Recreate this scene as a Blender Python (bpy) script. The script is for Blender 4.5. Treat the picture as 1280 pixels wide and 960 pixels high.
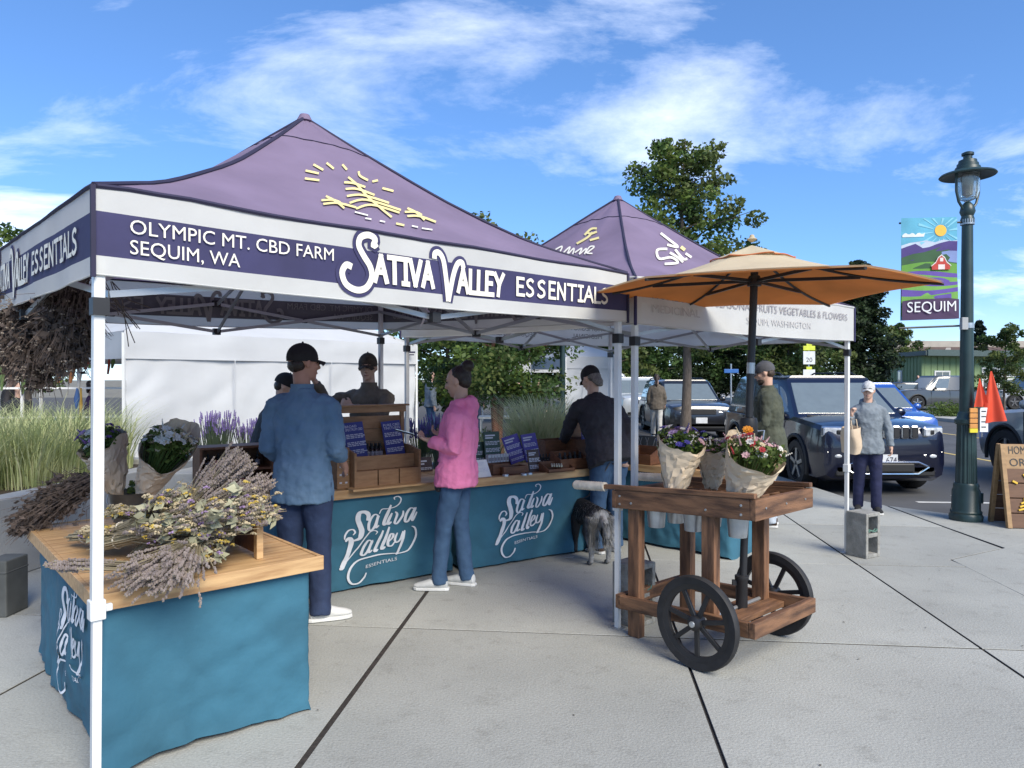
import bpy, bmesh, math, random
from mathutils import Vector, Matrix, noise
V = Vector
R = math.radians
random.seed(7)
for o in list(bpy.data.objects): bpy.data.objects.remove(o)
S = bpy.context.scene
COL = S.collection

# ------------------------------------------------------------------ camera, sky, sun, exposure
F, HZ, CH = 890.0, 473.0, 1.6            # focal length in photo pixels, horizon row, eye height
cd = bpy.data.cameras.new('camera'); cam = bpy.data.objects.new('camera', cd); COL.objects.link(cam)
cd.sensor_width = 36; cd.lens = 36*F/1280; cd.clip_end = 2000; cd.clip_start = .05
cam.location = (0, 0, CH); cam.rotation_euler = (R(90)-math.atan((480-HZ)/F), 0, 0)
S.camera = cam
SUN_EL, SUN_AZ = 40, 148                 # degrees; azimuth clockwise from +Y
W = bpy.data.worlds.new('World'); S.world = W; W.use_nodes = True
def world():
    nt = W.node_tree; N = nt.nodes; L = nt.links; N.clear()
    out = N.new('ShaderNodeOutputWorld'); bg = N.new('ShaderNodeBackground'); bg.inputs['Strength'].default_value = .115
    sky = N.new('ShaderNodeTexSky'); sky.sky_type = 'NISHITA'; sky.sun_disc = False
    sky.sun_elevation = R(SUN_EL); sky.sun_rotation = R(SUN_AZ)
    sky.air_density = 1.0; sky.dust_density = .1; sky.ozone_density = 5.0; sky.altitude = 800
    tc = N.new('ShaderNodeTexCoord')
    sep = N.new('ShaderNodeSeparateXYZ'); L.new(tc.outputs['Generated'], sep.inputs[0])
    zz = N.new('ShaderNodeMath'); zz.operation = 'MAXIMUM'; zz.inputs[1].default_value = 0; L.new(sep.outputs['Z'], zz.inputs[0])
    za = N.new('ShaderNodeMath'); za.operation = 'ADD'; za.inputs[1].default_value = .16; L.new(zz.outputs[0], za.inputs[0])
    cmb = N.new('ShaderNodeCombineXYZ')
    for k, ax in enumerate('XY'):
        d = N.new('ShaderNodeMath'); d.operation = 'DIVIDE'; L.new(sep.outputs[ax], d.inputs[0]); L.new(za.outputs[0], d.inputs[1]); L.new(d.outputs[0], cmb.inputs[k])
    def nz(scale, detail, rough, off, dist=0.0, sc=(1, 1, 1)):
        mp = N.new('ShaderNodeMapping'); mp.inputs['Location'].default_value = off; mp.inputs['Scale'].default_value = sc; L.new(cmb.outputs[0], mp.inputs[0])
        n = N.new('ShaderNodeTexNoise'); n.inputs['Scale'].default_value = scale; n.inputs['Detail'].default_value = detail
        n.inputs['Roughness'].default_value = rough; n.inputs['Distortion'].default_value = dist; L.new(mp.outputs[0], n.inputs['Vector']); return n
    a = nz(.95, 10, .64, CLOUD_A, .45, (.75, 1.25, 1)); b = nz(.42, 3, .5, CLOUD_B)
    mul = N.new('ShaderNodeMath'); mul.operation = 'MULTIPLY'; L.new(a.outputs['Fac'], mul.inputs[0]); L.new(b.outputs['Fac'], mul.inputs[1])
    rp = N.new('ShaderNodeValToRGB'); e = rp.color_ramp.elements
    e[0].position = .280; e[0].color = (0, 0, 0, 1); e[1].position = .48; e[1].color = (.92, .92, .92, 1); L.new(mul.outputs[0], rp.inputs[0])
    # low thin haze of cloud near the horizon
    hz = N.new('ShaderNodeMapRange'); hz.inputs['From Min'].default_value = .0; hz.inputs['From Max'].default_value = .115
    hz.inputs['To Min'].default_value = .5; hz.inputs['To Max'].default_value = 0; L.new(zz.outputs[0], hz.inputs['Value'])
    mx = N.new('ShaderNodeMath'); mx.operation = 'MAXIMUM'; L.new(rp.outputs[0], mx.inputs[0])
    hm = N.new('ShaderNodeMath'); hm.operation = 'MULTIPLY'; L.new(hz.outputs[0], hm.inputs[0]); L.new(a.outputs['Fac'], hm.inputs[1]); L.new(hm.outputs[0], mx.inputs[1])
    tint = N.new('ShaderNodeMix'); tint.data_type = 'RGBA'; tint.blend_type = 'MULTIPLY'; tint.inputs['Factor'].default_value = 1
    L.new(sky.outputs[0], tint.inputs['A']); tint.inputs['B'].default_value = SKYTINT
    gm = N.new('ShaderNodeGamma'); gm.inputs['Gamma'].default_value = .80; L.new(tint.outputs['Result'], gm.inputs['Color']); tint = gm; tint_out = gm.outputs[0]
    cc = N.new('ShaderNodeMix'); cc.data_type = 'RGBA'; cc.inputs['A'].default_value = (5.6, 6.1, 7.0, 1); cc.inputs['B'].default_value = (7.2, 7.4, 7.7, 1); L.new(a.outputs['Fac'], cc.inputs['Factor'])
    mix = N.new('ShaderNodeMix'); mix.data_type = 'RGBA'; L.new(mx.outputs[0], mix.inputs['Factor']); L.new(tint_out, mix.inputs['A']); L.new(cc.outputs['Result'], mix.inputs['B'])
    L.new(mix.outputs['Result'], bg.inputs['Color']); L.new(bg.outputs[0], out.inputs[0])
CLOUD_A = (1.6, 22.5, 0); CLOUD_B = (13.5, 4, 0); SKYTINT = (.50, .76, 1.10, 1)
world()
sd = bpy.data.lights.new('sun', 'SUN'); sun = bpy.data.objects.new('sun', sd); COL.objects.link(sun)
sd.energy = 2.5; sd.angle = R(34); sd.color = (1, .93, .80)
sun.rotation_euler = (R(90-SUN_EL), 0, R(180-SUN_AZ))
sun.location = (0, 0, 30)
vs = S.view_settings; vs.view_transform = 'Standard'; vs.look = 'None'; vs.exposure = 1.26; vs.gamma = 1; vs.use_curve_mapping = False

# ------------------------------------------------------------------ helpers
def pix(x, y, Y): return V(((x-640)/F*Y, Y, CH-(y-HZ)/F*Y))
def gnd(x, y, z=0.0):
    Y = (CH-z)*F/(y-HZ); return V(((x-640)/F*Y, Y, z))
def at(x, Y, z=0.0): return V(((x-640)/F*Y, Y, z))
ROOTM = {}
def tag(o, label=None, cat=None, group=None, kind=None):
    if label: o['label'] = label
    if cat: o['category'] = cat
    if group: o['group'] = group
    if kind: o['kind'] = kind
    return o
def thing(name, label, cat, loc=(0, 0, 0), rz=0.0, group=None, rot=None):
    o = bpy.data.objects.new(name, None); COL.objects.link(o); o.empty_display_size = .1
    o.location = loc; o.rotation_euler = rot if rot else (0, 0, rz)
    ROOTM[o.name] = Matrix.LocRotScale(V(loc), o.rotation_euler, None)
    return tag(o, label, cat, group)
def copy_tree(o, parent=None):
    c = o.copy(); COL.objects.link(c)
    if parent: c.parent = parent
    for ch in list(o.children): copy_tree(ch, c)
    return c
def link(name, me, parent=None):
    o = bpy.data.objects.new(name, me); COL.objects.link(o)
    if parent: o.parent = parent
    return o
class MB:
    def __init__(s): s.v = []; s.f = []; s.M = None; s.mi = []; s.cur = 0
    def add(s, vs, fs):
        n = len(s.v)
        s.v += [s.M @ V(p) for p in vs] if s.M else [V(p) for p in vs]
        s.f += [tuple(i+n for i in f) for f in fs]; s.mi += [s.cur]*len(fs); return s
    def box(s, c, d, rot=None, taper=1.0):
        x, y, z = d[0]/2, d[1]/2, d[2]/2; c = V(c); t = taper
        p = [V(q) for q in ((-x, -y, -z), (x, -y, -z), (x, y, -z), (-x, y, -z), (-x*t, -y*t, z), (x*t, -y*t, z), (x*t, y*t, z), (-x*t, y*t, z))]
        if rot is not None: p = [rot @ q for q in p]
        return s.add([q+c for q in p], [(3, 2, 1, 0), (4, 5, 6, 7), (0, 1, 5, 4), (1, 2, 6, 5), (2, 3, 7, 6), (3, 0, 4, 7)])
    def bar(s, a, b, w, h=None, up=(0, 0, 1)):
        a, b = V(a), V(b); d = b-a; l = d.length; d = d/l; u = V(up)
        if abs(d.dot(u)) > .98: u = V((0, 1, 0))
        x = d.cross(u).normalized(); u = x.cross(d)
        m = Matrix((x, d, u)).transposed()
        return s.box((a+b)/2, (w, l, h or w), m)
    def ring(s, pts): pass
    def loft(s, rings, closed=True, caps=True):
        n = len(rings[0]); vs = [p for r in rings for p in r]; fs = []
        for i in range(len(rings)-1):
            for j in range(n if closed else n-1):
                k = (j+1) % n; fs.append((i*n+j, i*n+k, (i+1)*n+k, (i+1)*n+j))
        if caps and closed: fs += [tuple(range(n-1, -1, -1)), tuple(range((len(rings)-1)*n, len(rings)*n))]
        return s.add(vs, fs)
    def tube(s, pts, rad, n=8, caps=True, flat=1.0):
        pts = [V(p) for p in pts]; m = len(pts)
        if not isinstance(rad, (list, tuple)): rad = [rad]*m
        rings = []; ref = None
        for i, p in enumerate(pts):
            d = (pts[min(i+1, m-1)]-pts[max(i-1, 0)])
            if d.length < 1e-9: d = V((0, 0, 1))
            d.normalize()
            if ref is None: ref = V((0, 0, 1)) if abs(d.z) < .9 else V((0, 1, 0))
            x = d.cross(ref)
            if x.length < 1e-4: x = d.orthogonal()
            x.normalize(); y = x.cross(d).normalized(); ref = y
            rings.append([p+(x*math.cos(2*math.pi*k/n)+y*math.sin(2*math.pi*k/n)*flat)*rad[i] for k in range(n)])
        return s.loft(rings, True, caps)
    def lathe(s, prof, n=20, c=(0, 0, 0), axis='z'):
        c = V(c); rings = []
        for r, z in prof:
            r = max(r, 1e-4); ring = []
            for k in range(n):
                a = 2*math.pi*k/n; q = (r*math.cos(a), r*math.sin(a), z)
                if axis == 'x': q = (q[2], q[0], q[1])
                if axis == 'y': q = (q[1], q[2], q[0])
                ring.append(c+V(q))
            rings.append(ring)
        return s.loft(rings, True, prof[0] != prof[-1])
    def ball(s, c, r, n=12, m=8, rot=None):
        if not isinstance(r, (list, tuple)): r = (r, r, r)
        c = V(c); rings = []
        for i in range(m+1):
            t = math.pi*(i/m); st = max(math.sin(t), .02); ring = []
            for k in range(n):
                a = 2*math.pi*k/n; q = V((st*math.cos(a)*r[0], st*math.sin(a)*r[1], -math.cos(t)*r[2]))
                ring.append(c+(rot @ q if rot else q))
            rings.append(ring)
        return s.loft(rings)
    def grid(s, fn, nu, nv):
        vs = [fn(i/nu, j/nv) for j in range(nv+1) for i in range(nu+1)]
        return s.add(vs, [(j*(nu+1)+i, j*(nu+1)+i+1, (j+1)*(nu+1)+i+1, (j+1)*(nu+1)+i) for j in range(nv) for i in range(nu)])
    def poly(s, pts): return s.add(pts, [tuple(range(len(pts)))])
    def prism(s, pts, d):
        n = len(pts); d = V(d); a = [V(p) for p in pts]
        return s.add(a+[p+d for p in a], [tuple(range(n-1, -1, -1)), tuple(range(n, 2*n))]+[(i, (i+1) % n, (i+1) % n+n, i+n) for i in range(n)])
    def mesh(s, name, mats, smooth=False, fix=True):
        me = bpy.data.meshes.new(name); me.from_pydata([tuple(p) for p in s.v], [], s.f)
        for m in (mats if isinstance(mats, (list, tuple)) else [mats]): me.materials.append(m)
        if any(s.mi): me.polygons.foreach_set('material_index', s.mi)
        if fix and len(s.f) < 60000:
            bm = bmesh.new(); bm.from_mesh(me); bmesh.ops.recalc_face_normals(bm, faces=bm.faces); bm.to_mesh(me); bm.free()
        if smooth:
            me.polygons.foreach_set('use_smooth', [True]*len(me.polygons))
            if smooth != 2: me.set_sharp_from_angle(angle=R(38))
        me.update(); return me
    def build(s, name, mats, parent=None, smooth=False, world=False, bevel=0.0, fix=True):
        if world and parent:
            inv = wm(parent).inverted(); s.v = [inv @ p for p in s.v]
        o = link(name, s.mesh(name, mats, smooth, fix), parent)
        if bevel:
            b = o.modifiers.new('bevel', 'BEVEL'); b.width = bevel; b.segments = 2; b.limit_method = 'ANGLE'; b.angle_limit = R(40)
        return o
def wm(o):
    m = ROOTM.get(o.name) or Matrix.LocRotScale(o.location, o.rotation_euler, None)
    return wm(o.parent) @ m if o.parent else m
# ------------------------------------------------------------------ materials (procedural)
MATS = {}
def mat(name, col, rough=.7, var=.12, scale=8.0, bump=0.0, bscale=None, metal=0.0, col2=None, transl=0.0, coat=0.0, stretch=None, spec=None, emit=0.0, alpha=1.0, trans=0.0, detail=4, obj=True, contrast=(.3, .7)):
    if name in MATS: return MATS[name]
    m = bpy.data.materials.new(name); m.use_nodes = True; nt = m.node_tree; N = nt.nodes; L = nt.links
    p = N['Principled BSDF']; p.inputs['Roughness'].default_value = rough; p.inputs['Metallic'].default_value = metal
    if spec is not None: p.inputs['Specular IOR Level'].default_value = spec
    if coat: p.inputs['Coat Weight'].default_value = coat; p.inputs['Coat Roughness'].default_value = .06
    if trans: p.inputs['Transmission Weight'].default_value = trans
    if alpha < 1: p.inputs['Alpha'].default_value = alpha
    c = (*col, 1); c2 = (*(col2 if col2 else tuple(max(0, x*(1-var*2)) for x in col)), 1)
    tc = N.new('ShaderNodeTexCoord'); mp = N.new('ShaderNodeMapping'); L.new(tc.outputs['Object' if obj else 'Generated'], mp.inputs[0])
    if stretch: mp.inputs['Scale'].default_value = stretch
    n = N.new('ShaderNodeTexNoise'); n.inputs['Scale'].default_value = scale; n.inputs['Detail'].default_value = detail; L.new(mp.outputs[0], n.inputs['Vector'])
    rp = N.new('ShaderNodeValToRGB'); e = rp.color_ramp.elements; e[0].position, e[1].position = contrast; e[0].color = c2; e[1].color = c
    L.new(n.outputs['Fac'], rp.inputs[0]); L.new(rp.outputs[0], p.inputs['Base Color'])
    if emit: L.new(rp.outputs[0], p.inputs['Emission Color']); p.inputs['Emission Strength'].default_value = emit
    if bump:
        b = N.new('ShaderNodeBump'); b.inputs['Strength'].default_value = min(1, bump); b.inputs['Distance'].default_value = .01
        n2 = N.new('ShaderNodeTexNoise'); n2.inputs['Scale'].default_value = bscale or scale*4; n2.inputs['Detail'].default_value = 5; L.new(mp.outputs[0], n2.inputs['Vector'])
        L.new(n2.outputs['Fac'], b.inputs['Height']); L.new(b.outputs[0], p.inputs['Normal'])
    if transl:
        t = N.new('ShaderNodeBsdfTranslucent'); ms = N.new('ShaderNodeMixShader'); ms.inputs[0].default_value = transl
        L.new(rp.outputs[0], t.inputs['Color']); L.new(p.outputs[0], ms.inputs[1]); L.new(t.outputs[0], ms.inputs[2]); L.new(ms.outputs[0], N['Material Output'].inputs[0])
    MATS[name] = m; return m
def leafmat(name, a, b, transl=.3, scale=1.2):
    m = mat(name, a, .6, col2=b, scale=scale, transl=transl, spec=.3, detail=2, contrast=(.35, .65)); return m
def glassmat(name, col=(.02, .03, .035), rough=.04):
    m = mat(name, col, rough, var=.05, spec=.9, coat=.6); return m
M_white = mat('white_fabric', (.74, .74, .71), .8, .06, 3, .4, 9, transl=.40)
M_tent = mat('white_tent_fabric', (.58, .59, .60), .75, .06, 1.5, .7, 3.2, transl=.2)
M_purple = mat('purple_fabric', (.300, .230, .345), .75, .14, 1.8, .5, 5, transl=.36)
M_indigo = mat('indigo_fabric', (.045, .042, .120), .75, .15, 4, .25, 9, transl=.12)
M_navyedge = mat('navy_binding', (.025, .022, .055), .8)
M_cream = mat('cream_print', (.76, .72, .62), .7, .05)
M_yellow = mat('yellow_print', (.78, .66, .28), .7, .08)
M_greyprint = mat('grey_print', (.30, .28, .29), .8, .1)
M_greyprint2 = mat('faded_grey_print', (.50, .48, .47), .8, .1)
M_ghost = mat('show_through_print', (.30, .29, .28), .8, .1, transl=.2)
M_ghostband = mat('show_through_band', (.15, .145, .16), .8, .1, transl=.15)
M_pole = mat('white_enamel', (.70, .70, .68), .4, .08, 6)
M_alu = mat('grey_aluminium', (.42, .43, .44), .38, .1, 5, metal=.6)
M_blackp = mat('black_plastic', (.018, .018, .02), .5, .2)
M_teal = mat('teal_cloth', (.034, .135, .200), .85, .15, 3.0, 1.0, 7)
M_tealp = mat('white_cloth_print', (.68, .70, .73), .8, .08, 6)
M_wood = mat('pine_board', (.54, .345, .165), .6, .2, 3.5, .15, 30, stretch=(1.2, 14, 9), col2=(.36, .205, .09), contrast=(.36, .62))
M_wood2 = mat('brown_stained_wood', (.210, .105, .052), .65, .2, 3, .4, 25, stretch=(10, 1.3, 9), col2=(.070, .034, .018), contrast=(.36, .62))
M_wood2x = mat('brown_stained_rail', (.210, .105, .052), .65, .2, 3, .4, 25, stretch=(1.3, 10, 9), col2=(.070, .034, .018), contrast=(.36, .62)); M_wood2z = mat('brown_stained_post', (.225, .110, .054), .65, .2, 3, .4, 25, stretch=(10, 9, 1.3), col2=(.080, .038, .020), contrast=(.36, .62))
M_wood3 = mat('red_cedar', (.19, .078, .032), .6, .2, 4, .15, 30, stretch=(2, 8, 9), col2=(.11, .042, .018))
M_wood4 = mat('light_cedar', (.36, .20, .095), .6, .2, 4, .15, 30, stretch=(2, 9, 9), col2=(.24, .125, .055))
M_paper = mat('kraft_paper', (.60, .475, .34), .75, .1, 6, .6, 9, col2=(.52, .40, .28))
M_paper2 = mat('pale_kraft_paper', (.68, .55, .39), .8, .1, 6, .35, 14, col2=(.58, .46, .32))
M_conc = mat('concrete', (.39, .385, .36), .9, .12, 1.6, .35, 60, col2=(.30, .297, .28), detail=9)
M_block = mat('concrete_block', (.30, .295, .27), .95, .2, 14, .7, 60)
M_galv = mat('galvanised_steel', (.55, .58, .60), .35, .2, 9, metal=.75)
M_rope = mat('white_cord', (.66, .60, .50), .9, .15, 20, .6, 60)
M_rubber = mat('black_rubber', (.022, .022, .024), .7, .3, 12)
M_lampgreen = mat('dark_green_paint', (.020, .046, .046), .4, .25, 4)
M_skin = mat('skin', (.56, .35, .26), .55, .08, 8)
M_skin2 = mat('sunburnt_skin', (.46, .24, .17), .55, .08, 8)
M_eye = mat('eye_dark', (.02, .015, .012), .3)
M_lip = mat('lip', (.33, .13, .11), .5)
# ------------------------------------------------------------------ lettering helpers
def textmesh(txt, size, align='LEFT', shear=0.0, space=1.0):
    cu = bpy.data.curves.new('t', 'FONT'); cu.body = txt; cu.size = size; cu.align_x = align; cu.shear = shear; cu.space_character = space
    cu.resolution_u = 3
    o = bpy.data.objects.new('t', cu); me = bpy.data.meshes.new_from_object(o)
    vs = [v.co.copy() for v in me.vertices]; fs = [tuple(p.vertices) for p in me.polygons]
    bpy.data.objects.remove(o); bpy.data.curves.remove(cu); bpy.data.meshes.remove(me)
    return vs, fs
def cat_rom(pts, sub=5):
    if len(pts) < 3: return [V((*p, 0)) for p in pts]
    P = [V((*p, 0)) for p in pts]; out = []
    for i in range(len(P)-1):
        a, b, c, d = P[max(i-1, 0)], P[i], P[i+1], P[min(i+2, len(P)-1)]
        for k in range(sub):
            t = k/sub; out.append(.5*((2*b)+(c-a)*t+(2*a-5*b+4*c-d)*t*t+(3*b-a-3*c+d)*t**3))
    return out+[P[-1]]
def ribbon(pts, w, calli=0.0, sub=5, smooth=True):
    """flat ribbon along a 2D stroke; calli > 0 thickens the down strokes"""
    c = cat_rom(pts, sub) if smooth else [V((*p, 0)) for p in pts]
    vs = []; fs = []; n = len(c)
    for i, p in enumerate(c):
        d = c[min(i+1, n-1)]-c[max(i-1, 0)]
        if d.length < 1e-9: d = V((1, 0, 0))
        d.normalize(); q = V((-d.y, d.x, 0)); ww = w
        if calli: ww = w*(1-calli+2.1*calli*abs(d.y)**1.5)*(.55+.45*min(1, 6*min(i, n-1-i)/n))
        vs += [p+q*ww/2, p-q*ww/2]
    for i in range(n-1): fs.append((2*i, 2*i+1, 2*i+3, 2*i+2))
    return vs, fs
CAPS = {'A': [[(0, 0), (.3, 1), (.6, 0)], [(.1, .36), (.5, .36)]], 'T': [[(0, 1), (.6, 1)], [(.3, 1), (.3, 0)]], 'I': [[(.05, 1), (.35, 1)], [(.2, 1), (.2, 0)], [(.05, 0), (.35, 0)]],
 'V': [[(0, 1), (.28, 0), (.58, 1)]], 'L': [[(.05, 1), (.05, 0), (.42, 0)]], 'E': [[(.42, 1), (.05, 1), (.05, 0), (.45, 0)], [(.05, .52), (.36, .52)]],
 'Y': [[(0, 1), (.28, .5), (.56, 1)], [(.28, .5), (.22, 0)]], 'N': [[(.04, 0), (.06, 1), (.5, 0), (.52, 1)]]}
def capstrokes(txt, x0, x1, z0, h):
    adv = {'I': .48, 'L': .52, 'E': .58}; W_ = sum(adv.get(c, .72) for c in txt); k = (x1-x0)/W_; x = x0; out = []
    for c in txt:
        if c == 'S': out.append(([(x+p*k, z0+q*h) for p, q in [(.46, .86), (.3, 1), (.08, .84), (.14, .6), (.38, .42), (.42, .16), (.2, 0), (.0, .14)]], True))
        else:
            for st in CAPS[c]: out.append(([(x+p*k, z0+q*h) for p, q in st], False))
        x += adv.get(c, .72)*k
    return out
def strokes_to(mb, strokes, fn, w, off, calli=0.0):
    for st in strokes:
        pts, sm = st[0], st[1]; ww = st[2] if len(st) > 2 else w
        if not sm:   # straight strokes: extend ends slightly, subdivide for mapping
            for a, b in zip(pts, pts[1:]):
                d = V((b[0]-a[0], b[1]-a[1])); l = max(d.length, 1e-6); d = d/l*ww*.42
                q = [(a[0]-d.x+(b[0]-a[0]+2*d.x)*t/4, a[1]-d.y+(b[1]-a[1]+2*d.y)*t/4) for t in range(5)]
                v_, f_ = ribbon(q, ww, 0, smooth=False); mb.add([fn(p.x, p.y, off) for p in v_], f_)
        else:
            v_, f_ = ribbon(pts, ww, calli); mb.add([fn(p.x, p.y, off) for p in v_], f_)
def text_to(mb, txt, size, x, y, fn, off, align='LEFT', shear=0.0, width=None, mirror=False):
    v_, f_ = textmesh(txt, size, align, shear)
    if width:
        xs = [p.x for p in v_]; k = width/(max(xs)-min(xs)); v_ = [V((p.x*k, p.y, 0)) for p in v_]
    mb.add([fn(x+p.x, y+p.y, off) for p in v_], f_)
def words_to(name, parent, m, txt, size, x, y, fn, off, align='LEFT', width=None):
    """a line of lettering, one mesh for each word"""
    v_, f_ = textmesh(txt, size, align)
    if width: xs = [p.x for p in v_]; k = width/(max(xs)-min(xs)); v_ = [V((p.x*k, p.y, 0)) for p in v_]
    fs = sorted(f_, key=lambda f: min(v_[i].x for i in f)); groups = [[]]; end = None
    for f in fs:
        a, b = min(v_[i].x for i in f), max(v_[i].x for i in f)
        if end is not None and a-end > size*.20: groups.append([])
        groups[-1].append(f); end = b if end is None else max(end, b)
    for g in groups:
        idx = sorted({i for f in g for i in f}); mp = {i: j for j, i in enumerate(idx)}; mb = MB()
        mb.add([fn(x+v_[i].x, y+v_[i].y, off) for i in idx], [tuple(mp[i] for i in f) for f in g]); mb.build(name, m, parent, world=True, fix=False)
# hand-drawn script logo for the cloths, coordinates traced from the cloth (box 0..1 by 0..1)
def logo_strokes():
    raw = [([(345, 378), (352, 340), (325, 320), (290, 326), (276, 362), (290, 410), (300, 450), (285, 492), (248, 508)], 30), ([(240, 470), (254, 452), (240, 434), (212, 441), (190, 474), (186, 500)], 11),
     ([(425, 345), (395, 340), (362, 380), (350, 430), (370, 444), (400, 410), (427, 345), (408, 400), (406, 426), (428, 412)], 17), ([(516, 275), (470, 380), (466, 408), (490, 398)], 20),
     ([(432, 335), (450, 304), (490, 300), (540, 290), (580, 265), (592, 235), (570, 217), (540, 225), (545, 240)], 9), ([(522, 330), (496, 385), (497, 405), (520, 390)], 18),
     ([(545, 322), (560, 340), (542, 394), (562, 400), (600, 350), (606, 315)], 15), ([(690, 302), (660, 300), (630, 340), (620, 384), (640, 390), (670, 350), (700, 296), (676, 360), (682, 384), (712, 325)], 17),
     ([(190, 512), (218, 492), (231, 522), (210, 590), (168, 682), (150, 690)], 27), ([(160, 686), (230, 610), (300, 520), (350, 460), (390, 445), (413, 455), (400, 472)], 8),
     ([(370, 515), (345, 510), (312, 555), (298, 598), (320, 605), (350, 570), (376, 512), (354, 570), (357, 591), (380, 576)], 17), ([(456, 446), (402, 568), (402, 586), (424, 574)], 19), ([(503, 424), (452, 550), (452, 572), (474, 558)], 19),
     ([(480, 532), (520, 500), (530, 476), (510, 475), (490, 515), (490, 549), (515, 550), (545, 520)], 15), ([(560, 465), (540, 510), (552, 530), (580, 510), (602, 455)], 14), ([(616, 450), (590, 540), (562, 598), (545, 612)], 17),
     ([(560, 609), (640, 590), (690, 530), (706, 480), (695, 436), (670, 424)], 13), ([(562, 605), (480, 606), (380, 616), (280, 640), (222, 690), (206, 750), (232, 792), (280, 790), (318, 757), (332, 724)], 14)]
    out = []
    for pts, w in raw: out.append(([((x-150)/570, (800-y-(x-150)*.088)/570) for x, y in pts], True, w/570*.92))
    return out
LOGO = logo_strokes()
def logo_on(name, parent, fn, x0, y0, size, aspect=1.0, m=None):
    mb = MB(); g = lambda x, y, o: fn(x0+x*size*aspect, y0+y*size, o)
    for k, st in enumerate(LOGO): strokes_to(mb, [st], g, .03, .004+.0004*k, .33)
    o = mb.build(name, m or M_tealp, parent, world=True, fix=False)
    mb = MB(); text_to(mb, 'ESSENTIALS', .056, .31, .155, lambda x, y, q: g(x, y+(x-.31)*.1, q), .004, width=.40)
    mb.build('small_lettering', m or M_tealp, parent, world=True, fix=False)
    return o

# ------------------------------------------------------------------ setting: ground, pavement, road
def sheet(name, pts, z, m, kind='structure'):
    return tag(MB().poly([(x, y, z) for x, y in pts]).build(name, m, fix=False), kind=kind)
M_asph = mat('asphalt', (.085, .088, .095), .9, .15, 1.3, .5, 90, detail=9)
M_joint = mat('joint_dirt', (.085, .078, .07), .95, .2, 20)
M_tar = mat('expansion_joint_filler', (.045, .036, .030), .9, .3, 30, .5, 60)
M_line = mat('white_road_paint', (.62, .62, .6), .8, .15, 9)
M_yline = mat('yellow_road_paint', (.62, .47, .16), .8, .15, 9)
M_dirt = mat('dry_ground', (.22, .20, .15), .95, .2, .6)
M_slab = mat('brushed_concrete', (.405, .410, .378), .92, .12, 1.1, .4, 75, col2=(.335, .340, .315), detail=10, contrast=(.32, .68))
def slabdetail():
    nt = M_slab.node_tree; N = nt.nodes; L = nt.links; p = N['Principled BSDF']
    tc = N.new('ShaderNodeTexCoord'); src = p.inputs['Base Color'].links[0].from_socket
    n = N.new('ShaderNodeTexNoise'); n.inputs['Scale'].default_value = 95; n.inputs['Detail'].default_value = 6; n.inputs['Roughness'].default_value = .75; L.new(tc.outputs['Object'], n.inputs['Vector'])
    r = N.new('ShaderNodeValToRGB'); r.color_ramp.elements[0].position = .33; r.color_ramp.elements[0].color = (.74, .74, .74, 1); r.color_ramp.elements[1].position = .62; r.color_ramp.elements[1].color = (1.06, 1.06, 1.06, 1); L.new(n.outputs['Fac'], r.inputs[0])
    v = N.new('ShaderNodeTexNoise'); v.inputs['Scale'].default_value = 5.5; v.inputs['Detail'].default_value = 8; v.inputs['Roughness'].default_value = .8; L.new(tc.outputs['Object'], v.inputs['Vector'])
    r2 = N.new('ShaderNodeValToRGB'); r2.color_ramp.elements[0].position = .29; r2.color_ramp.elements[0].color = (.5, .48, .46, 1); r2.color_ramp.elements[1].position = .47; r2.color_ramp.elements[1].color = (1, 1, 1, 1); L.new(v.outputs['Fac'], r2.inputs[0])
    a = N.new('ShaderNodeMix'); a.data_type = 'RGBA'; a.blend_type = 'MULTIPLY'; a.inputs['Factor'].default_value = 1; L.new(src, a.inputs['A']); L.new(r.outputs[0], a.inputs['B'])
    b = N.new('ShaderNodeMix'); b.data_type = 'RGBA'; b.blend_type = 'MULTIPLY'; b.inputs['Factor'].default_value = .5; L.new(a.outputs['Result'], b.inputs['A']); L.new(r2.outputs[0], b.inputs['B'])
    oi = N.new('ShaderNodeObjectInfo'); mr = N.new('ShaderNodeMapRange'); mr.inputs['To Min'].default_value = .86; mr.inputs['To Max'].default_value = 1.05; L.new(oi.outputs['Random'], mr.inputs['Value'])
    c = N.new('ShaderNodeMix'); c.data_type = 'RGBA'; c.blend_type = 'MULTIPLY'; c.inputs['Factor'].default_value = 1; L.new(b.outputs['Result'], c.inputs['A']); L.new(mr.outputs[0], c.inputs['B'])
    L.new(c.outputs['Result'], p.inputs['Base Color'])
slabdetail()
sheet('ground', [(-400, -60), (500, -60), (500, 900), (-400, 900)], -.13, M_dirt)
CURB = [(3.9, 60), (4.05, 16), (4.39, 11.67), (4.5, 10), (4.73, 8.96), (5.2, 8.42), (5.9, 8.18), (14, 7.5)]
sheet('road', [(14, -2), (17.0, -2), (18.6, 120), (3.6, 120), (3.7, 8), (5, 7.2)], -.10, M_asph)
sheet('cross_road', [(4.6, 6.6), (60, 3.2), (60, -20), (4.6, -20)], -.104, M_asph)
pv = MB(); pp = [(-40, -8)]+[(14, -8)]+CURB[::-1]+[(-40, 60)]
pv.prism([(x, y, -.10) for x, y in pp], (0, 0, .085)); pave = tag(pv.build('pavement', M_joint), kind='structure')
sheet('far_pavement', [(17.0, 20), (19.3, 20), (21, 120), (18.6, 120)], .02, M_conc)
MB().add([(17.0, 20, -.12), (18.6, 120, -.12), (18.6, 120, .02), (17.0, 20, .02)], [(0, 1, 2, 3)])
tag(MB().bar((16.93, 18, -.05), (18.53, 118, -.05), .14, .16).build('kerb', M_conc), kind='structure')
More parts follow.
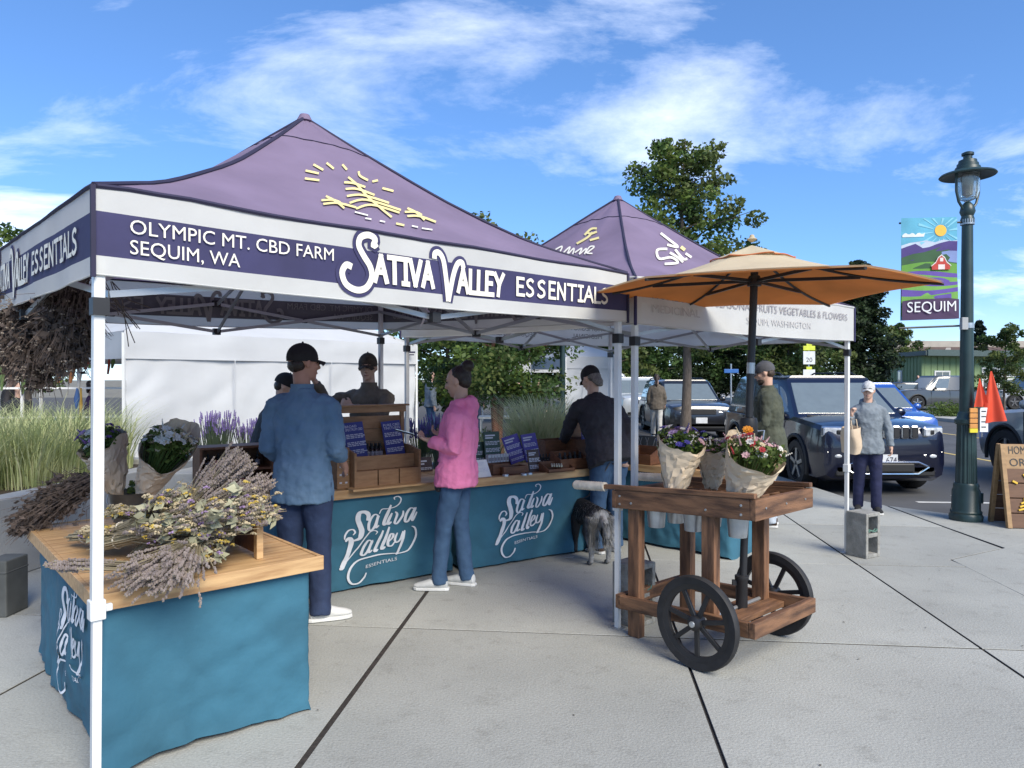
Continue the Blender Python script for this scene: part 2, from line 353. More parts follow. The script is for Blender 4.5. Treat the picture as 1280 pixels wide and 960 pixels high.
def road_line(name, a, b, w, m):
    d = (V(b)-V(a)).normalized(); q = V((-d.y, d.x, 0))*w/2; z = V((0, 0, -.095))
    return tag(MB().poly([V(a)-q+z, V(a)+q+z, V(b)+q+z, V(b)-q+z]).build(name, m, fix=False), kind='structure')
for k, (a, b, m) in enumerate([((9.75, 9, 0), (10.9, 90, 0), M_yline), ((13.1, 9, 0), (14.4, 90, 0), M_yline)]): road_line('yellow_line', a, b, .11, m)
for a, b in [((5.55, 9.75, 0), (6.75, 9.66, 0)), ((6.3, 9.75, 0), (6.4, 10.3, 0)), ((8.2, 12.0, 0), (8.6, 11.97, 0))]: road_line('stall_mark', a, b, .1, M_line)
# concrete slabs with recessed joints; long joints lean 0.1 to the right with depth
def slab(pts, gap=.0085):
    c = sum((V((*p, 0)) for p in pts), V())/len(pts); q = []
    n = len(pts)
    for i, p in enumerate(pts):   # inset each edge
        p0, p1, p2 = V((*pts[i-1], 0)), V((*p, 0)), V((*pts[(i+1) % n], 0))
        d1, d2 = (p1-p0).normalized(), (p2-p1).normalized(); n1, n2 = V((-d1.y, d1.x, 0)), V((-d2.y, d2.x, 0))
        k = max(.3, 1+n1.dot(n2)); q.append(p1+(n1+n2)*gap/k)
    z = random.uniform(-.0015, .0015); mb = MB(); b = [p*1.0 for p in q]
    e = .002; top = [p+(c-p).normalized()*e+V((0, 0, z)) for p in q]
    rim_ = [V((p.x, p.y, -.003+z)) for p in q]; mb.cur = 1; mb.loft([[V((p.x, p.y, -.0145)) for p in q], rim_], caps=False)
    mb.cur = 0; mb.loft([rim_, top], caps=False); mb.poly(top)
    return mb.build('slab', [M_slab, M_joint], pave)
JL = lambda k: -1.18+1.77*k
CR = [-1.2, .75, 2.55, 4.48, 6.4, 8.12, 9.95, 11.8, 13.7, 15.6, 17.5]
def jx(x0, c):   # crossing of long joint x = x0+.1y and cross joint y = c-.1x
    y = (c-.1*x0)/1.01; return (x0+.1*y, y)
for k in range(-4, 2):
    for i in range(len(CR)-1):
        p = [jx(JL(k), CR[i]), jx(JL(k+1), CR[i]), jx(JL(k+1), CR[i+1]), jx(JL(k), CR[i+1])]
        g = .017 if k in (0, -1) else .007
        if k == 0: p[0] = (p[0][0]+.014, p[0][1]); p[3] = (p[3][0]+.014, p[3][1])
        slab(p)
x2, x3 = JL(2), 3.24
for i in (0, 1, 2, 3):
    slab([jx(x2, CR[i]), jx(x3, CR[i]), jx(x3, CR[i+1]) if i < 3 else (3.87, 6.03), jx(x2, CR[i+1])])
    if i < 2: slab([jx(x3, CR[i]), jx(12, CR[i]), jx(12, CR[i+1]), jx(x3, CR[i+1])])
slab([jx(x3, CR[2]), jx(12, CR[2]), jx(12, CR[3]), jx(x3, CR[3])])
slab([jx(x3, CR[3]), jx(8, CR[3]), (8.6, 7.95), (7.0, 8.04), (3.87, 6.27)])
slab([jx(x2, 6.4), (3.87, 6.03), (3.87, 6.27), (4.62, 6.69), (4.65, 7.655), jx(x2, 8.12)])
slab([jx(x2, 8.12), (4.65, 7.655), (4.70, 8.96), (4.5, 9.6), jx(x2, 9.95)])
slab([(4.65, 6.7), (7.0, 8.04), (5.9, 8.17), (5.2, 8.40), (4.72, 8.95), (4.67, 7.7)])
slab([jx(x2, 9.95), (4.5, 9.6), (4.39, 11.55), jx(x2, 11.8)])
slab([jx(x2, 11.8), (4.39, 11.55), (4.15, 15.1), jx(x2, 15.6)])
# the wide dark filler strip in the main joint
a0, a1 = jx(JL(0), -1.2), jx(JL(0), 9.0)
MB().prism([(a0[0]-.004, a0[1], -.012), (a0[0]+.024, a0[1], -.012), (a1[0]+.024, a1[1], -.012), (a1[0]-.004, a1[1], -.012)], (0, 0, .009)).build('joint_filler', M_tar, pave)

# raised concrete planters
M_plwall = mat('planter_concrete', (.40, .40, .385), .9, .12, 2, .4, 50, detail=8)
M_soil = mat('soil', (.05, .036, .025), .95)
def planter(label, pts, h=.65, t=.2):
    c = sum((V((*p, 0)) for p in pts), V())/len(pts); r = thing('raised_planter', label, 'planter', (c.x, c.y, 0), group='raised planters')
    n = len(pts)
    for i in range(n):
        a, b = V((*pts[i], 0)), V((*pts[(i+1) % n], 0)); d = (b-a).normalized(); q = V((-d.y, d.x, 0))
        MB().prism([a, b, b+q*t-d*t, a+q*t+d*t], (0, 0, h)).build('planter_wall', M_plwall, r, world=True, bevel=.012)
    MB().poly([(c+(V((*p, 0))-c)*.97)+V((0, 0, h-.06)) for p in pts]).build('soil_bed', M_soil, r, world=True)
    return r
planter('long concrete planter of green grasses beside the dried flower table', [(-10.0, 5.9), (-4.03, 5.45), (-3.72, 8.5), (-10, 9.1)])
planter('low concrete planter of lavender and pale grass behind the counters', [(-3.6, 7.35), (1.15, 7.3), (1.25, 8.25), (-3.5, 8.45)], .62)
def blades(mb, base, h, n, spread, lean=.35, w=.006, seg=4, droop=1.0):
    for _ in range(n):
        a = random.uniform(0, 6.283); r = spread*math.sqrt(random.random()); p = V(base)+V((math.cos(a)*r, math.sin(a)*r, 0))
        b = random.uniform(0, 6.283) if random.random() < .35 else a+random.uniform(-.7, .7); d = V((math.cos(b), math.sin(b), 0)); hh = h*random.uniform(.6, 1.08); le = lean*random.uniform(.3, 1.3)*hh
        q = V((-d.y, d.x, 0)); vs = []; ww = w*random.uniform(.7, 1.4)
        for k in range(seg+1):
            t = k/seg; c = p+d*le*t**1.8*droop+V((0, 0, hh*(t-.22*droop*t**3))); wv = ww*(1-t)**.6/2+.0006; vs += [c-q*wv, c+q*wv]
        mb.add(vs, [(2*k, 2*k+1, 2*k+3, 2*k+2) for k in range(seg)])
M_grass = leafmat('green_grass_blades', (.56, .58, .31), (.31, .37, .155), .3, 3)
M_grass2 = leafmat('pale_grass_blades', (.78, .77, .48), (.50, .54, .26), .25, 3)
M_grassplume = leafmat('grass_plume', (.52, .50, .30), (.36, .37, .18), .25, 3)
def grassbed():
    mb = MB(); rnd = random.Random(3)
    for i in range(150):
        x = rnd.uniform(-7.4, -4.35); y = rnd.uniform(6.0, 8.2)
        if y < 5.62-(x+4)*.075: continue
        blades(mb, (x, y, .58), rnd.uniform(.66, .98), 105, .2, .55, .008)
    tag(mb.build('ornamental_grass', M_grass, fix=False), 'tall green arching grass filling the planter by the dried flowers', 'grass', kind='stuff')
    mb = MB()
    for i in range(70): blades(mb, (rnd.uniform(-7, -4.3), rnd.uniform(6.0, 8.2), .6), rnd.uniform(.85, 1.08), 8, .2, .45, .009)
    tag(mb.build('grass_plumes', M_grassplume, fix=False), 'pale seed plumes rising from the green planter grass', 'grass', kind='stuff')
grassbed()
def grassclump(loc, h, n, label, m, sp=.22, lean=.38):
    mb = MB(); blades(mb, (0, 0, 0), h, n, sp, lean, .009, 5); o = mb.build('ornamental_grass_clump', m, fix=False); o.location = loc; return tag(o, label, 'grass')
grassclump((.32, 7.85, .57), 1.02, 1500, 'big pale striped grass clump behind the purple sign cards', M_grass2, .26, .5)
grassclump((-.28, 7.8, .57), .55, 300, 'small light green grass tuft beside the pale striped clump', M_grass, .15, .5)
M_lav = mat('lavender_bloom', (.20, .145, .36), .8, .2, 30); M_lavstem = leafmat('lavender_stem', (.18, .23, .13), (.10, .14, .07))
def lavender(loc, h, n, sp, label):
    r = thing('lavender_plant', label, 'lavender', loc, group='lavender plants in the planter'); st = MB(); bl = MB()
    for _ in range(n):
        a = random.uniform(0, 6.28); q = sp*math.sqrt(random.random()); p = V((math.cos(a)*q*.4, math.sin(a)*q*.4, 0)); t = V((math.cos(a)*q, math.sin(a)*q*.6, h*random.uniform(.7, 1.05)))
        st.tube([p, (p+t)/2+V((0, 0, .03)), t], .0028, 3); d = (t-p).normalized()
        for k in range(4): bl.ball(t+d*(k*.017), (.0085-.001*k, .0085-.001*k, .011), 5, 3)
    st.build('stems', M_lavstem, r, fix=False)['kind'] = 'stuff'; bl.build('flower_spikes', M_lav, r, fix=False)['kind'] = 'stuff'
    return r
lv = [(-3.15, 7.65), (-2.9, 7.85), (-2.62, 7.6), (-2.35, 7.8), (-3.35, 7.9), (-1.25, 7.7), (-1.0, 7.85), (-.75, 7.65), (.85, 7.8)]
for i, (x, y) in enumerate(lv): lavender((x, y, .56), random.uniform(.5, .62), 95, .2, 'purple flowering lavender plant growing behind the counters in front of the white tent')
# ------------------------------------------------------------------ pop-up canopies
def lerp(a, b, t): return a+(b-a)*t
def canopy(label, FL, FR, BR, BL, H, peak, vh, style):
    """corner ground points, height of the valance bottom at each corner, peak point, valance height"""
    C = [V((*p, 0)) for p in (FL, FR, BR, BL)]; ctr = sum(C, V())/4
    r = thing('canopy_tent', label, 'canopy', (ctr.x, ctr.y, 0), group='purple market canopies')
    bot = [c+V((0, 0, h)) for c, h in zip(C, H)]; top = [b+V((0, 0, vh)) for b in bot]
    pk = V(peak)
    info = {'root': r, 'top': top, 'bot': bot, 'pk': pk}
    out = lambda i: ((C[i]+C[(i+1) % 4])/2-ctr).normalized()
    def panel(i):
        a_, b_ = top[i], top[(i+1) % 4]
        def fn(a, b, off=0.0):
            e = lerp(a_, b_, a); edge = abs(2*a-1)
            p = lerp(e, pk, b); s = math.sin(math.pi*min(1, b*1.0))
            sag = (.125*edge**2+.085*(1-edge**2))*s*(1.15-b*.5)
            p.z -= sag; p.z += .010*noise.noise(V((a*6, b*4, i*3.3)))+.006*(abs(noise.noise(V((a*13+b*5, b*9, i*2.1))))-.2)*(1-b)
            if off: p += (V((0, 0, .8))+out(i)*.6).normalized()*off
            return p
        return fn
    info['panel'] = panel
    for i in range(4):
        MB().grid(panel(i), 28, 18).build('roof_panel', M_purple, r, smooth=2, world=True, fix=False)
    for i in range(4):    # piping along the hips, seam below the peak
        f = panel(i); MB().tube([f(0, k/18, .004) for k in range(19)], .011, 6).build('ridge_piping', M_navyedge, r, smooth=True, world=True)
        MB().tube([f(k/12, .80, .003) for k in range(13)], .0035, 4).build('seam', M_navyedge, r, world=True)
        MB().tube([f(k/28, 0, .0) for k in range(29)], .009, 5).build('edge_piping', M_navyedge if style == 1 else M_white, r, world=True)
    MB().lathe([(.0, .03), (.03, .02), (.05, -.02), (.0, -.03)], 12, pk).build('peak_cap', M_purple, r, smooth=True, world=True)
    def val(i):
        a_, b_ = bot[i], bot[(i+1) % 4]; L_ = (b_-a_).length; n = out(i)
        def fn(x, z, off=0.0):      # x metres along, z metres up from the hem
            t = x/L_; p = lerp(a_, b_, t); wv = .010*noise.noise(V((x*2.6, z*1.2, i*5.1)))+.004*noise.noise(V((x*9, z*5, i)))
            fade = min(1, min(t, 1-t)*12+.15); hem = -.018*math.sin(math.pi*max(0, min(1, t)))
            return p+n*(off+wv*fade*(1.2-z/vh*.8))+V((0, 0, z+hem*(1-z/vh)))
        return fn, L_
    info['val'] = val
    z1, z2 = vh*.215, vh*.72
    for i in range(4):
        fn, L_ = val(i)
        bands = [(0, z1, M_white, 'valance_hem'), (z1, z2, M_indigo, 'valance_band'), (z2, vh, M_white, 'valance_top')] if style == 1 else [(0, vh, M_white, 'valance')]
        for za, zb, m, nm in bands:
            MB().grid(lambda u, w: fn(u*L_, za+(zb-za)*w), 40, 6).build(nm, m, r, smooth=2, world=True, fix=False)
        MB().tube([fn(L_*k/40, 0, 0) for k in range(41)], .0035, 4).build('hem_cord', M_white, r, world=True)
        MB().box(bot[i]+V((0, 0, vh/2-.005))+(bot[i]-V((ctr.x, ctr.y, bot[i].z))).normalized()*.004, (.015, .015, vh+.01), Matrix.Rotation(math.atan2(*(C[1]-C[0]).yx), 3, 'Z')).build('corner_strip', M_navyedge if style == 1 else M_indigo, r, world=True)
    # telescoping legs and scissor truss
    rz = Matrix.Rotation(math.atan2(*(C[1]-C[0]).yx), 3, 'Z')
    for i in range(4):
        ins = (ctr-C[i]).normalized()*(.03 if (style, i) == (1, 0) else .058); f = C[i]+ins+V(info_off.get((style, i), (0, 0, 0))); t = bot[i]+ins+V((0, 0, vh*.75))
        leg = MB(); mid = lerp(f, t, .36); leg.bar(mid, t, .036, .036, up=rz @ V((0, 1, 0)) ); leg.build('leg', M_pole, r, world=True, bevel=.003)
        MB().bar(f, mid+(t-f)*.02, .029, .029, up=rz @ V((0, 1, 0))).build('inner_leg', M_pole, r, world=True)
        cl = MB(); cl.box(mid, (.05, .05, .07), rz); cl.box(mid+rz @ V((.035, .0, .0)), (.03, .02, .025), rz); cl.build('leg_clamp', M_pole, r, world=True, bevel=.004)
        MB().box(f+V((0, 0, .004)), (.08, .08, .008), rz).build('foot_plate', M_alu, r, world=True)
        MB().box(t-V((0, 0, .05)), (.034, .034, .09), rz).build('corner_bracket', M_blackp, r, world=True)
        sl = t-V((0, 0, vh*.75+.11)); MB().box(sl, (.052, .052, .06), rz).build('slider_bracket', M_blackp, r, world=True)
    for i in range(4):
        ia, ib = C[i], C[(i+1) % 4]; ha, hb = H[i]+vh*.62, H[(i+1) % 4]+vh*.62
        q = -out(i)*.05; P = lambda t, dz: lerp(ia+V((0, 0, ha)), lerp(ib, ib, 0)+V((0, 0, hb)), t)+q+V((0, 0, dz))
        n = 2
        for k in range(n):
            t0, t1 = .02+.96*k/n, .02+.96*(k+1)/n; lo, hi = -.25, -.03
            for j, (u, w) in enumerate(((lo, hi), (hi, lo))):
                MB().bar(P(t0, u)-out(i)*.014*j, P(t1, w)-out(i)*.014*j, .012, .024).build('truss_bar', M_alu, r, world=True)
            MB().box(P((t0+t1)/2, (lo+hi)/2), (.035, .035, .035), rz).build('truss_joint', M_blackp, r, world=True)
            if k < n-1:
                MB().box(P(t1, lo), (.05, .045, .05), rz).build('truss_joint', M_blackp, r, world=True); MB().box(P(t1, hi), (.05, .045, .05), rz).build('truss_joint', M_blackp, r, world=True)
    hub = pk-V((0, 0, .42)); MB().box(hub, (.09, .09, .07), rz).build('truss_joint', M_blackp, r, world=True)
    MB().bar(hub-V((0, 0, .22)), pk-V((0, 0, .03)), .03, .03).build('centre_post', M_alu, r, world=True)
    MB().box(hub-V((0, 0, .22)), (.09, .09, .05), rz).build('truss_joint', M_blackp, r, world=True)
    for i in range(4):
        m = (C[i]+C[(i+1) % 4])/2-out(i)*.06; hm = (H[i]+H[(i+1) % 4])/2+vh*.6
        for a, b in ((-.03, -.22), (-.25, 0)): MB().bar(m+V((0, 0, hm+a)), hub+V((0, 0, b+.0)), .012, .024).build('truss_bar', M_alu, r, world=True)
        MB().box(lerp(m+V((0, 0, hm-.03)), hub-V((0, 0, .22)), .5), (.035, .035, .035), rz).build('truss_joint', M_blackp, r, world=True)
    return info
info_off = {(1, 0): (-.035, .02, -.0)}
K1 = canopy('large purple canopy over the dried flower table with indigo lettered valance', (-1.44, 2.455), (.735, 4.55), (-1.22, 6.70), (-3.52, 4.64), [1.96, 1.965, 2.06, 2.0], (-1.33, 4.58, 3.27), .305, 1)
K2 = canopy('second purple canopy with plain white valance lettered in grey', (.80, 4.62), (3.12, 6.50), (1.22, 8.85), (-1.08, 6.93), [1.955, 1.945, 2.0, 2.0], (1.0, 6.74, 3.30), .30, 2)
def wordmark(K, i, parent, vh, ghost=False):
    fn, L_ = K['val'](i); sc = L_/3.03
    g = (lambda x, z, o: fn(x*sc, z, o)) if not ghost else (lambda x, z, o: fn(x*sc, z, -o))
    z1, z2 = vh*.215, vh*.72; big1, big2 = capstrokes('ATIVA', 1.135, 1.475, z1+.028, .108), capstrokes('ALLEY', 1.625, 1.95, z1+.022, .105)
    Sg = [([(1.145, .255), (1.125, .242), (1.135, .272), (1.10, .285), (1.06, .27), (1.05, .235), (1.075, .195), (1.11, .15), (1.118, .105), (1.09, .06), (1.04, .045), (.985, .065), (.965, .11), (.985, .145), (1.015, .14)], True)]
    Vg = [([(1.475, .225), (1.478, .25), (1.505, .255), (1.53, .225), (1.545, .15), (1.56, .035)], True), ([(1.56, .035), (1.59, .15), (1.62, .215), (1.65, .225), (1.66, .20)], True)]
    ess = capstrokes('ESSENTIALS', 2.03, 2.85, z1+.035, .085)
    if not ghost:
        for gl in (Sg, Vg): mb = MB(); strokes_to(mb, [(s[0], s[1]) for s in gl], g, .060, .004); mb.build('lettering_outline', M_indigo, parent, world=True, fix=False)
        for nm, st, w, off in (('lettering', Sg, .028, .0075), ('lettering', Vg, .028, .0075), ('lettering', big1, .023, .008), ('lettering', big2, .023, .008), ('lettering', ess, .0165, .0075)):
            mb = MB(); strokes_to(mb, st, g, w, off); mb.build(nm, M_cream, parent, world=True, fix=False)
        for txt, z, w in (('OLYMPIC MT. CBD FARM', .155, .81), ('SEQUIM, WA', .083, .40)):
            words_to('lettering', parent, M_cream, txt, .072, .11, z, g, .0075, width=w)
    else:
        mb = MB(); mb.grid(lambda u, w: fn(L_*(.005+.99*u), z1+(z2-z1)*w, -.008), 40, 4); mb.build('print_show_through', M_ghostband, parent, world=True, fix=False)
        for gl, w in ((Sg, .028), (Vg, .028), (big1, .022), (big2, .022), (ess, .016)): mb = MB(); strokes_to(mb, gl, g, w, .016); mb.build('print_show_through', M_ghost, parent, world=True, fix=False)
        for txt, z, w in (('OLYMPIC MT. CBD FARM', .155, .81), ('SEQUIM, WA', .083, .40)):
            words_to('print_show_through', parent, M_ghost, txt, .072, .11, z, g, .016, width=w)
wordmark(K1, 0, K1['root'], .305); wordmark(K1, 3, K1['root'], .305)
wordmark(K1, 2, K1['root'], .305, True); wordmark(K1, 1, K1['root'], .305, True)
def greytext(K, i, ghost=False):
    fn, L_ = K['val'](i); g = fn if not ghost else (lambda x, z, o: fn(x, z, -o)); m = M_greyprint if not ghost else M_ghost
    for txt, x, z, w, s in (('HOMEGROWN SEASONAL FRUITS VEGETABLES & FLOWERS', .15, .175, L_-.3, .082), ('MEDICINAL', .15, .085, .52, .075), ('SEQUIM, WASHINGTON', 1.25, .08, .95, .07)):
        words_to('lettering' if not ghost else 'print_show_through', K['root'], M_greyprint2 if m is M_greyprint and z < .1 else m, txt, s, x, z, g, .008, width=w)
greytext(K2, 0); greytext(K2, 1); greytext(K2, 2, True); greytext(K2, 3, True)
def panel_print(K, i, strokes_px, w, m, off=.009, name='roof_print'):
    """strokes traced in photo pixels, laid on roof panel i"""
    A, B, P = K['top'][i], K['top'][(i+1) % 4], K['pk']; n = (B-A).cross(P-A); fn = K['panel'](i); o = V((0, 0, CH))
    def onp(px, py, off_):
        d = V(((px-640)/F, 1, -(py-HZ)/F)); t = (A-o).dot(n)/d.dot(n); q = o+d*t
        M_ = Matrix((B-A, P-A, n)).transposed(); u, v, _ = M_.inverted() @ (q-A)
        b = v; a = (u)/(1-b) if b < .98 else .5
        pr = lambda a_, b_: (lambda w: V((640+F*w.x/w.y, HZ-F*(w.z-CH)/w.y)))(fn(a_, b_, off_))
        for _ in range(7):       # follow the sag of the cloth
            p0 = pr(a, b); e = 1e-3; ja, jb = (pr(a+e, b)-p0)/e, (pr(a, b+e)-p0)/e; det = ja.x*jb.y-ja.y*jb.x
            if abs(det) < 1e-6: break
            dx, dy = px-p0.x, py-p0.y; a += max(-.1, min(.1, (dx*jb.y-dy*jb.x)/det)); b += max(-.1, min(.1, (ja.x*dy-ja.y*dx)/det)); a = min(1, max(0, a)); b = min(.97, max(0, b))
        return fn(a, b, off_)
    mb = MB()
    for st in strokes_px:
        v_, f_ = ribbon(st, w) if len(st) > 2 else ribbon(st, w, smooth=False); mb.add([onp(p.x, p.y, off) for p in v_], f_)
    mb.build(name, m, K['root'], world=True, fix=False)
Z = lambda pts: [(380+x*.328, 130+y*.328) for x, y in pts]
rays = [Z(p) for p in ([(5, 285), (60, 292)], [(8, 255), (58, 266)], [(38, 232), (75, 253)], [(88, 226), (115, 248)], [(148, 232), (165, 252)], [(210, 258), (215, 275), (245, 292)], [(262, 297), (283, 292)], [(300, 322), (342, 333)])]
tree = [Z(p) for p in ([(170, 280), (205, 310), (250, 360), (335, 432)], [(155, 300), (190, 303), (235, 318)], [(160, 325), (205, 325), (270, 348)], [(165, 352), (225, 348), (325, 378)], [(175, 378), (240, 366), (370, 405)], [(200, 400), (260, 385), (365, 415)],
    [(85, 352), (120, 370), (155, 398)], [(68, 368), (110, 366), (140, 376)], [(75, 382), (130, 378), (200, 395)], [(395, 398), (430, 415), (460, 443)], [(385, 412), (425, 412), (450, 424)], [(395, 428), (440, 428), (503, 450)])]
for ry in rays: panel_print(K1, 0, [ry], 2.6, M_yellow)
for tr_ in (tree[:6], tree[6:9], tree[9:]): panel_print(K1, 0, tr_, 2.6, M_yellow, .010)
for p in ([(195, 412), (245, 425)], [(235, 436), (258, 440)], [(290, 446), (310, 450)], [(412, 465), (435, 470)], [(450, 474), (490, 480)]): panel_print(K1, 0, [Z(p)], 1.8, M_cream)
panel_print(K1, 0, [Z(p) for p in ([(352, 456), (383, 463)],)], 2.6, M_yellow)
Z3 = lambda pts: [(660+x*.328, 230+y*.328) for x, y in pts]
panel_print(K2, 3, [Z3(p) for p in ([(105, 250), (130, 238), (120, 262)], [(135, 262), (160, 240), (150, 268), (175, 245), (170, 268)], [(178, 262), (205, 245), (195, 268), (222, 246), (215, 268)], [(225, 262), (252, 240), (235, 240), (222, 262), (245, 265)])], 1.7, M_cream)
panel_print(K2, 3, [Z3(p) for p in ([(185, 228), (225, 205), (245, 185)], [(215, 195), (240, 172), (262, 170)], [(235, 215), (270, 205)], [(222, 185), (240, 190), (262, 182)])], 2.6, M_yellow)
panel_print(K2, 0, [Z3(p) for p in ([(505, 188), (540, 215), (570, 240), (530, 232)], [(530, 248), (492, 252), (500, 285), (545, 280), (570, 300), (520, 305)], [(540, 262), (570, 280), (590, 298)], [(560, 250), (590, 285), (606, 285)], [(600, 265), (622, 280)])], 3.0, M_cream)
panel_print(K2, 0, [Z3(p) for p in ([(582, 240), (597, 252)],)], 4.0, M_yellow)
# strip of tape hanging from the truss
tp = MB(); p0 = pix(533, 380, 5.2); tp.grid(lambda u, v: p0+V((.028*(u-.5)*(1-v*.6)-.045*v*v, .01*math.sin(v*3), -.17*v)), 2, 8); tag(tp.build('cloth_tie', M_white, smooth=2, fix=False), 'white cloth tie strip dangling from the canopy truss', 'tie')

# concrete blocks weighing down the legs
def block(loc, rz, label):
    r = thing('concrete_block', label, 'block', loc, rz, group='concrete blocks weighing the canopy legs')
    mb = MB(); w, d, h = .20, .20, .40
    for x in (-1, 1): mb.box((x*(w/2-.016), 0, h/2), (.032, d, h))
    for z in (.017, .20, .383): mb.box((0, 0, z), (w-.064, d, .034 if z != .2 else .036))
    mb.build('block_body', M_block, r, bevel=.006)
    rp = MB(); rp.tube([(.06*math.cos(a*.5), -.09+.012*math.sin(a), .24+.01*math.sin(a*1.7)) for a in range(14)], .006, 6); rp.build('tie_rope', mat('green_rope', (.10, .20, .16), .9), r)
    return r
block((3.17, 6.42, 0), R(30), 'concrete block tied to the canopy leg near the woman in navy trousers')
block((.80, 4.66, 0), R(42), 'concrete block at the canopy legs behind the flower cart')

# ------------------------------------------------------------------ tables with teal cloths
def cloth_table(label, Fp, u, Lu, Lv, h, board=.045, over=.03, name='cloth_table', flare=.006, hem=.022, corner=.02, seed=0, logos=(), planks=4, drop=()):
    """Fp: front-left corner of the top, u: direction of the long or front edge, v: away from the viewer"""
    u = V((*u, 0)).normalized(); v = V((-u.y, u.x, 0)); Fp = V((*Fp, 0))
    r = thing(name, label, 'table', tuple(Fp+u*Lu/2+v*Lv/2), math.atan2(u.y, u.x))
    for k in range(planks):
        g = Lv/planks; m = MB(); m.box((0, -Lv/2+g*(k+.5), h-board/2), (Lu-.002, g-.003, board)); m.build('top_plank', M_wood, r, bevel=.004)
    for y in (-1, 1):
        MB().box((0, y*(Lv/2+.011), h-board/2-.006), (Lu+.04, .02, board+.022)).build('edge_board', M_wood, r, bevel=.003)
    for x in (-1, 1):
        MB().box((x*(Lu/2+.011), 0, h-board/2-.007), (.02, Lv-.002, board+.02)).build('edge_board', M_wood, r, bevel=.003)
    for x in (-1, 1):
        for y in (-1, 1): MB().tube([(x*(Lu/2-.15), y*(Lv/2-.12), h-board), (x*(Lu/2-.12), y*(Lv/2-.1), 0)], .016, 8).build('leg', M_alu, r)
    # cloth: perimeter loop dropped to the ground with folds
    a, b = Lu/2-over, Lv/2-over; per = [(-a, -b), (a, -b), (a, b), (-a, b)]; tot = 4*(a+b)
    def P(s):
        s = s % tot; L4 = [2*a, 2*b, 2*a, 2*b]
        for i in range(4):
            if s <= L4[i]:
                p, q = V((*per[i], 0)), V((*per[(i+1) % 4], 0)); d = (q-p).normalized(); return p+d*s, V((d.y, -d.x, 0)), s/L4[i], i
            s -= L4[i]
        return P(0)
    ztop = h-board-.004
    def fn(s, z, off=0.0):
        p, n, t, i = P(s); k = 1-z/ztop
        co = math.exp(-(min(t, 1-t)*(2*a if i % 2 == 0 else 2*b)/.12)**2)
        fold = .020*noise.noise(V((s*2.1, .3+z*.6, seed)))+.016*noise.noise(V((s*6.5, z*1.2, seed+4)))+.008*noise.noise(V((s*11+z*6, z*5, seed+9)))+.022*(abs(noise.noise(V((s*4.2-z*3, z*4.5+s, seed+2))))-.2)+.011*(abs(noise.noise(V((s*10+z*8, z*10-s*5, seed+6))))-.2)
        c = V((p.x/a, p.y/b, 0)) if co > .01 else V()
        fl = flare*(.6+.4*noise.noise(V((s*1.3, 2, seed))))
        return p+n*(off+1.35*fold*k**.6+fl*k**1.3)+c*co*(corner if i in (0, 3) and c.x < 0 and c.y < 0 else .004)*k**1.2+V((0, 0, z))
    def hemz(s): return hem+.018*noise.noise(V((s*1.7, 7, seed)))-(.02 if P(s)[3] == 1 else 0)
    ns = int(tot/.022); nz = 26
    mb = MB(); vs = []; fs = []
    for j in range(nz+1):
        for i in range(ns): s = tot*i/ns; hz_ = hemz(s); vs.append(fn(s, ztop-(ztop-hz_)*j/nz))
    for j in range(nz):
        for i in range(ns): fs.append((j*ns+i, j*ns+(i+1) % ns, (j+1)*ns+(i+1) % ns, (j+1)*ns+i))
    mb.add(vs, fs); cl = mb.build('cloth', M_teal, r, smooth=2, fix=False)
    inv = wm(r)
    for (s0, z0, size, asp) in logos:
        logo_on('cloth_lettering', r, lambda x, z, o: inv @ fn(s0+x, z, o+.006), 0, z0, size, asp)
    return r
cloth_table('table of dried flowers with teal cloth behind the white canopy leg', (-1.63, 2.80), (.75, .66), .93, 1.72, .745, name='flower_table', seed=1, flare=.004, corner=.07, logos=[(-.94, .08, .62, .92)])
cloth_table('teal clothed counter under the wooden tincture display', (-1.62, 5.02), (.815, .58), 1.42, .72, .765, name='counter_table', seed=5, logos=[(.40, .055, .65, 1.0)])
cloth_table('teal clothed counter with bottles and purple sign cards', (-.40, 5.82), (.83, .557), 1.62, .72, .765, name='counter_table', seed=8, logos=[(.30, .075, .62, .98)])
cloth_table('short teal clothed counter behind the flower cart', (.98, 7.12), (.72, -.69), 1.30, .68, .765, name='counter_table', seed=12, flare=.02)

# ------------------------------------------------------------------ flower cart and parasol
CS = V((.75, .66, 0)).normalized(); CL = V((-CS.y, CS.x, 0)); CC = V((1.262, 3.775, 0))
cart = thing('flower_cart', 'brown wooden flower cart with two black spoked wheels', 'cart', tuple(CC), math.atan2(CS.y, CS.x))
TI = -math.tan(R(3.6))
def cz(y, z): return z+TI*(y-.26)             # the cart sits a little lower at its handle end
def cbar(name, a, b, w, h, m=M_wood2):
    a = V((a[0], a[1], cz(a[1], a[2]))); b = V((b[0], b[1], cz(b[1], b[2]))); return MB().bar(a, b, w, h).build(name, M_wood2x if m is M_wood2 and abs(a.x-b.x) > abs(a.y-b.y) else m, cart, bevel=.004)
TW, TL = .64, .92; TZ = .885
for x in (0.02, TW-.02): cbar('tray_side', (x, 0, TZ), (x, TL, TZ), .04, .115)
for y in (-.018, TL+.018): cbar('tray_end', (-.001, y, TZ-.003), (TW+.001, y, TZ-.003), .036, .112)
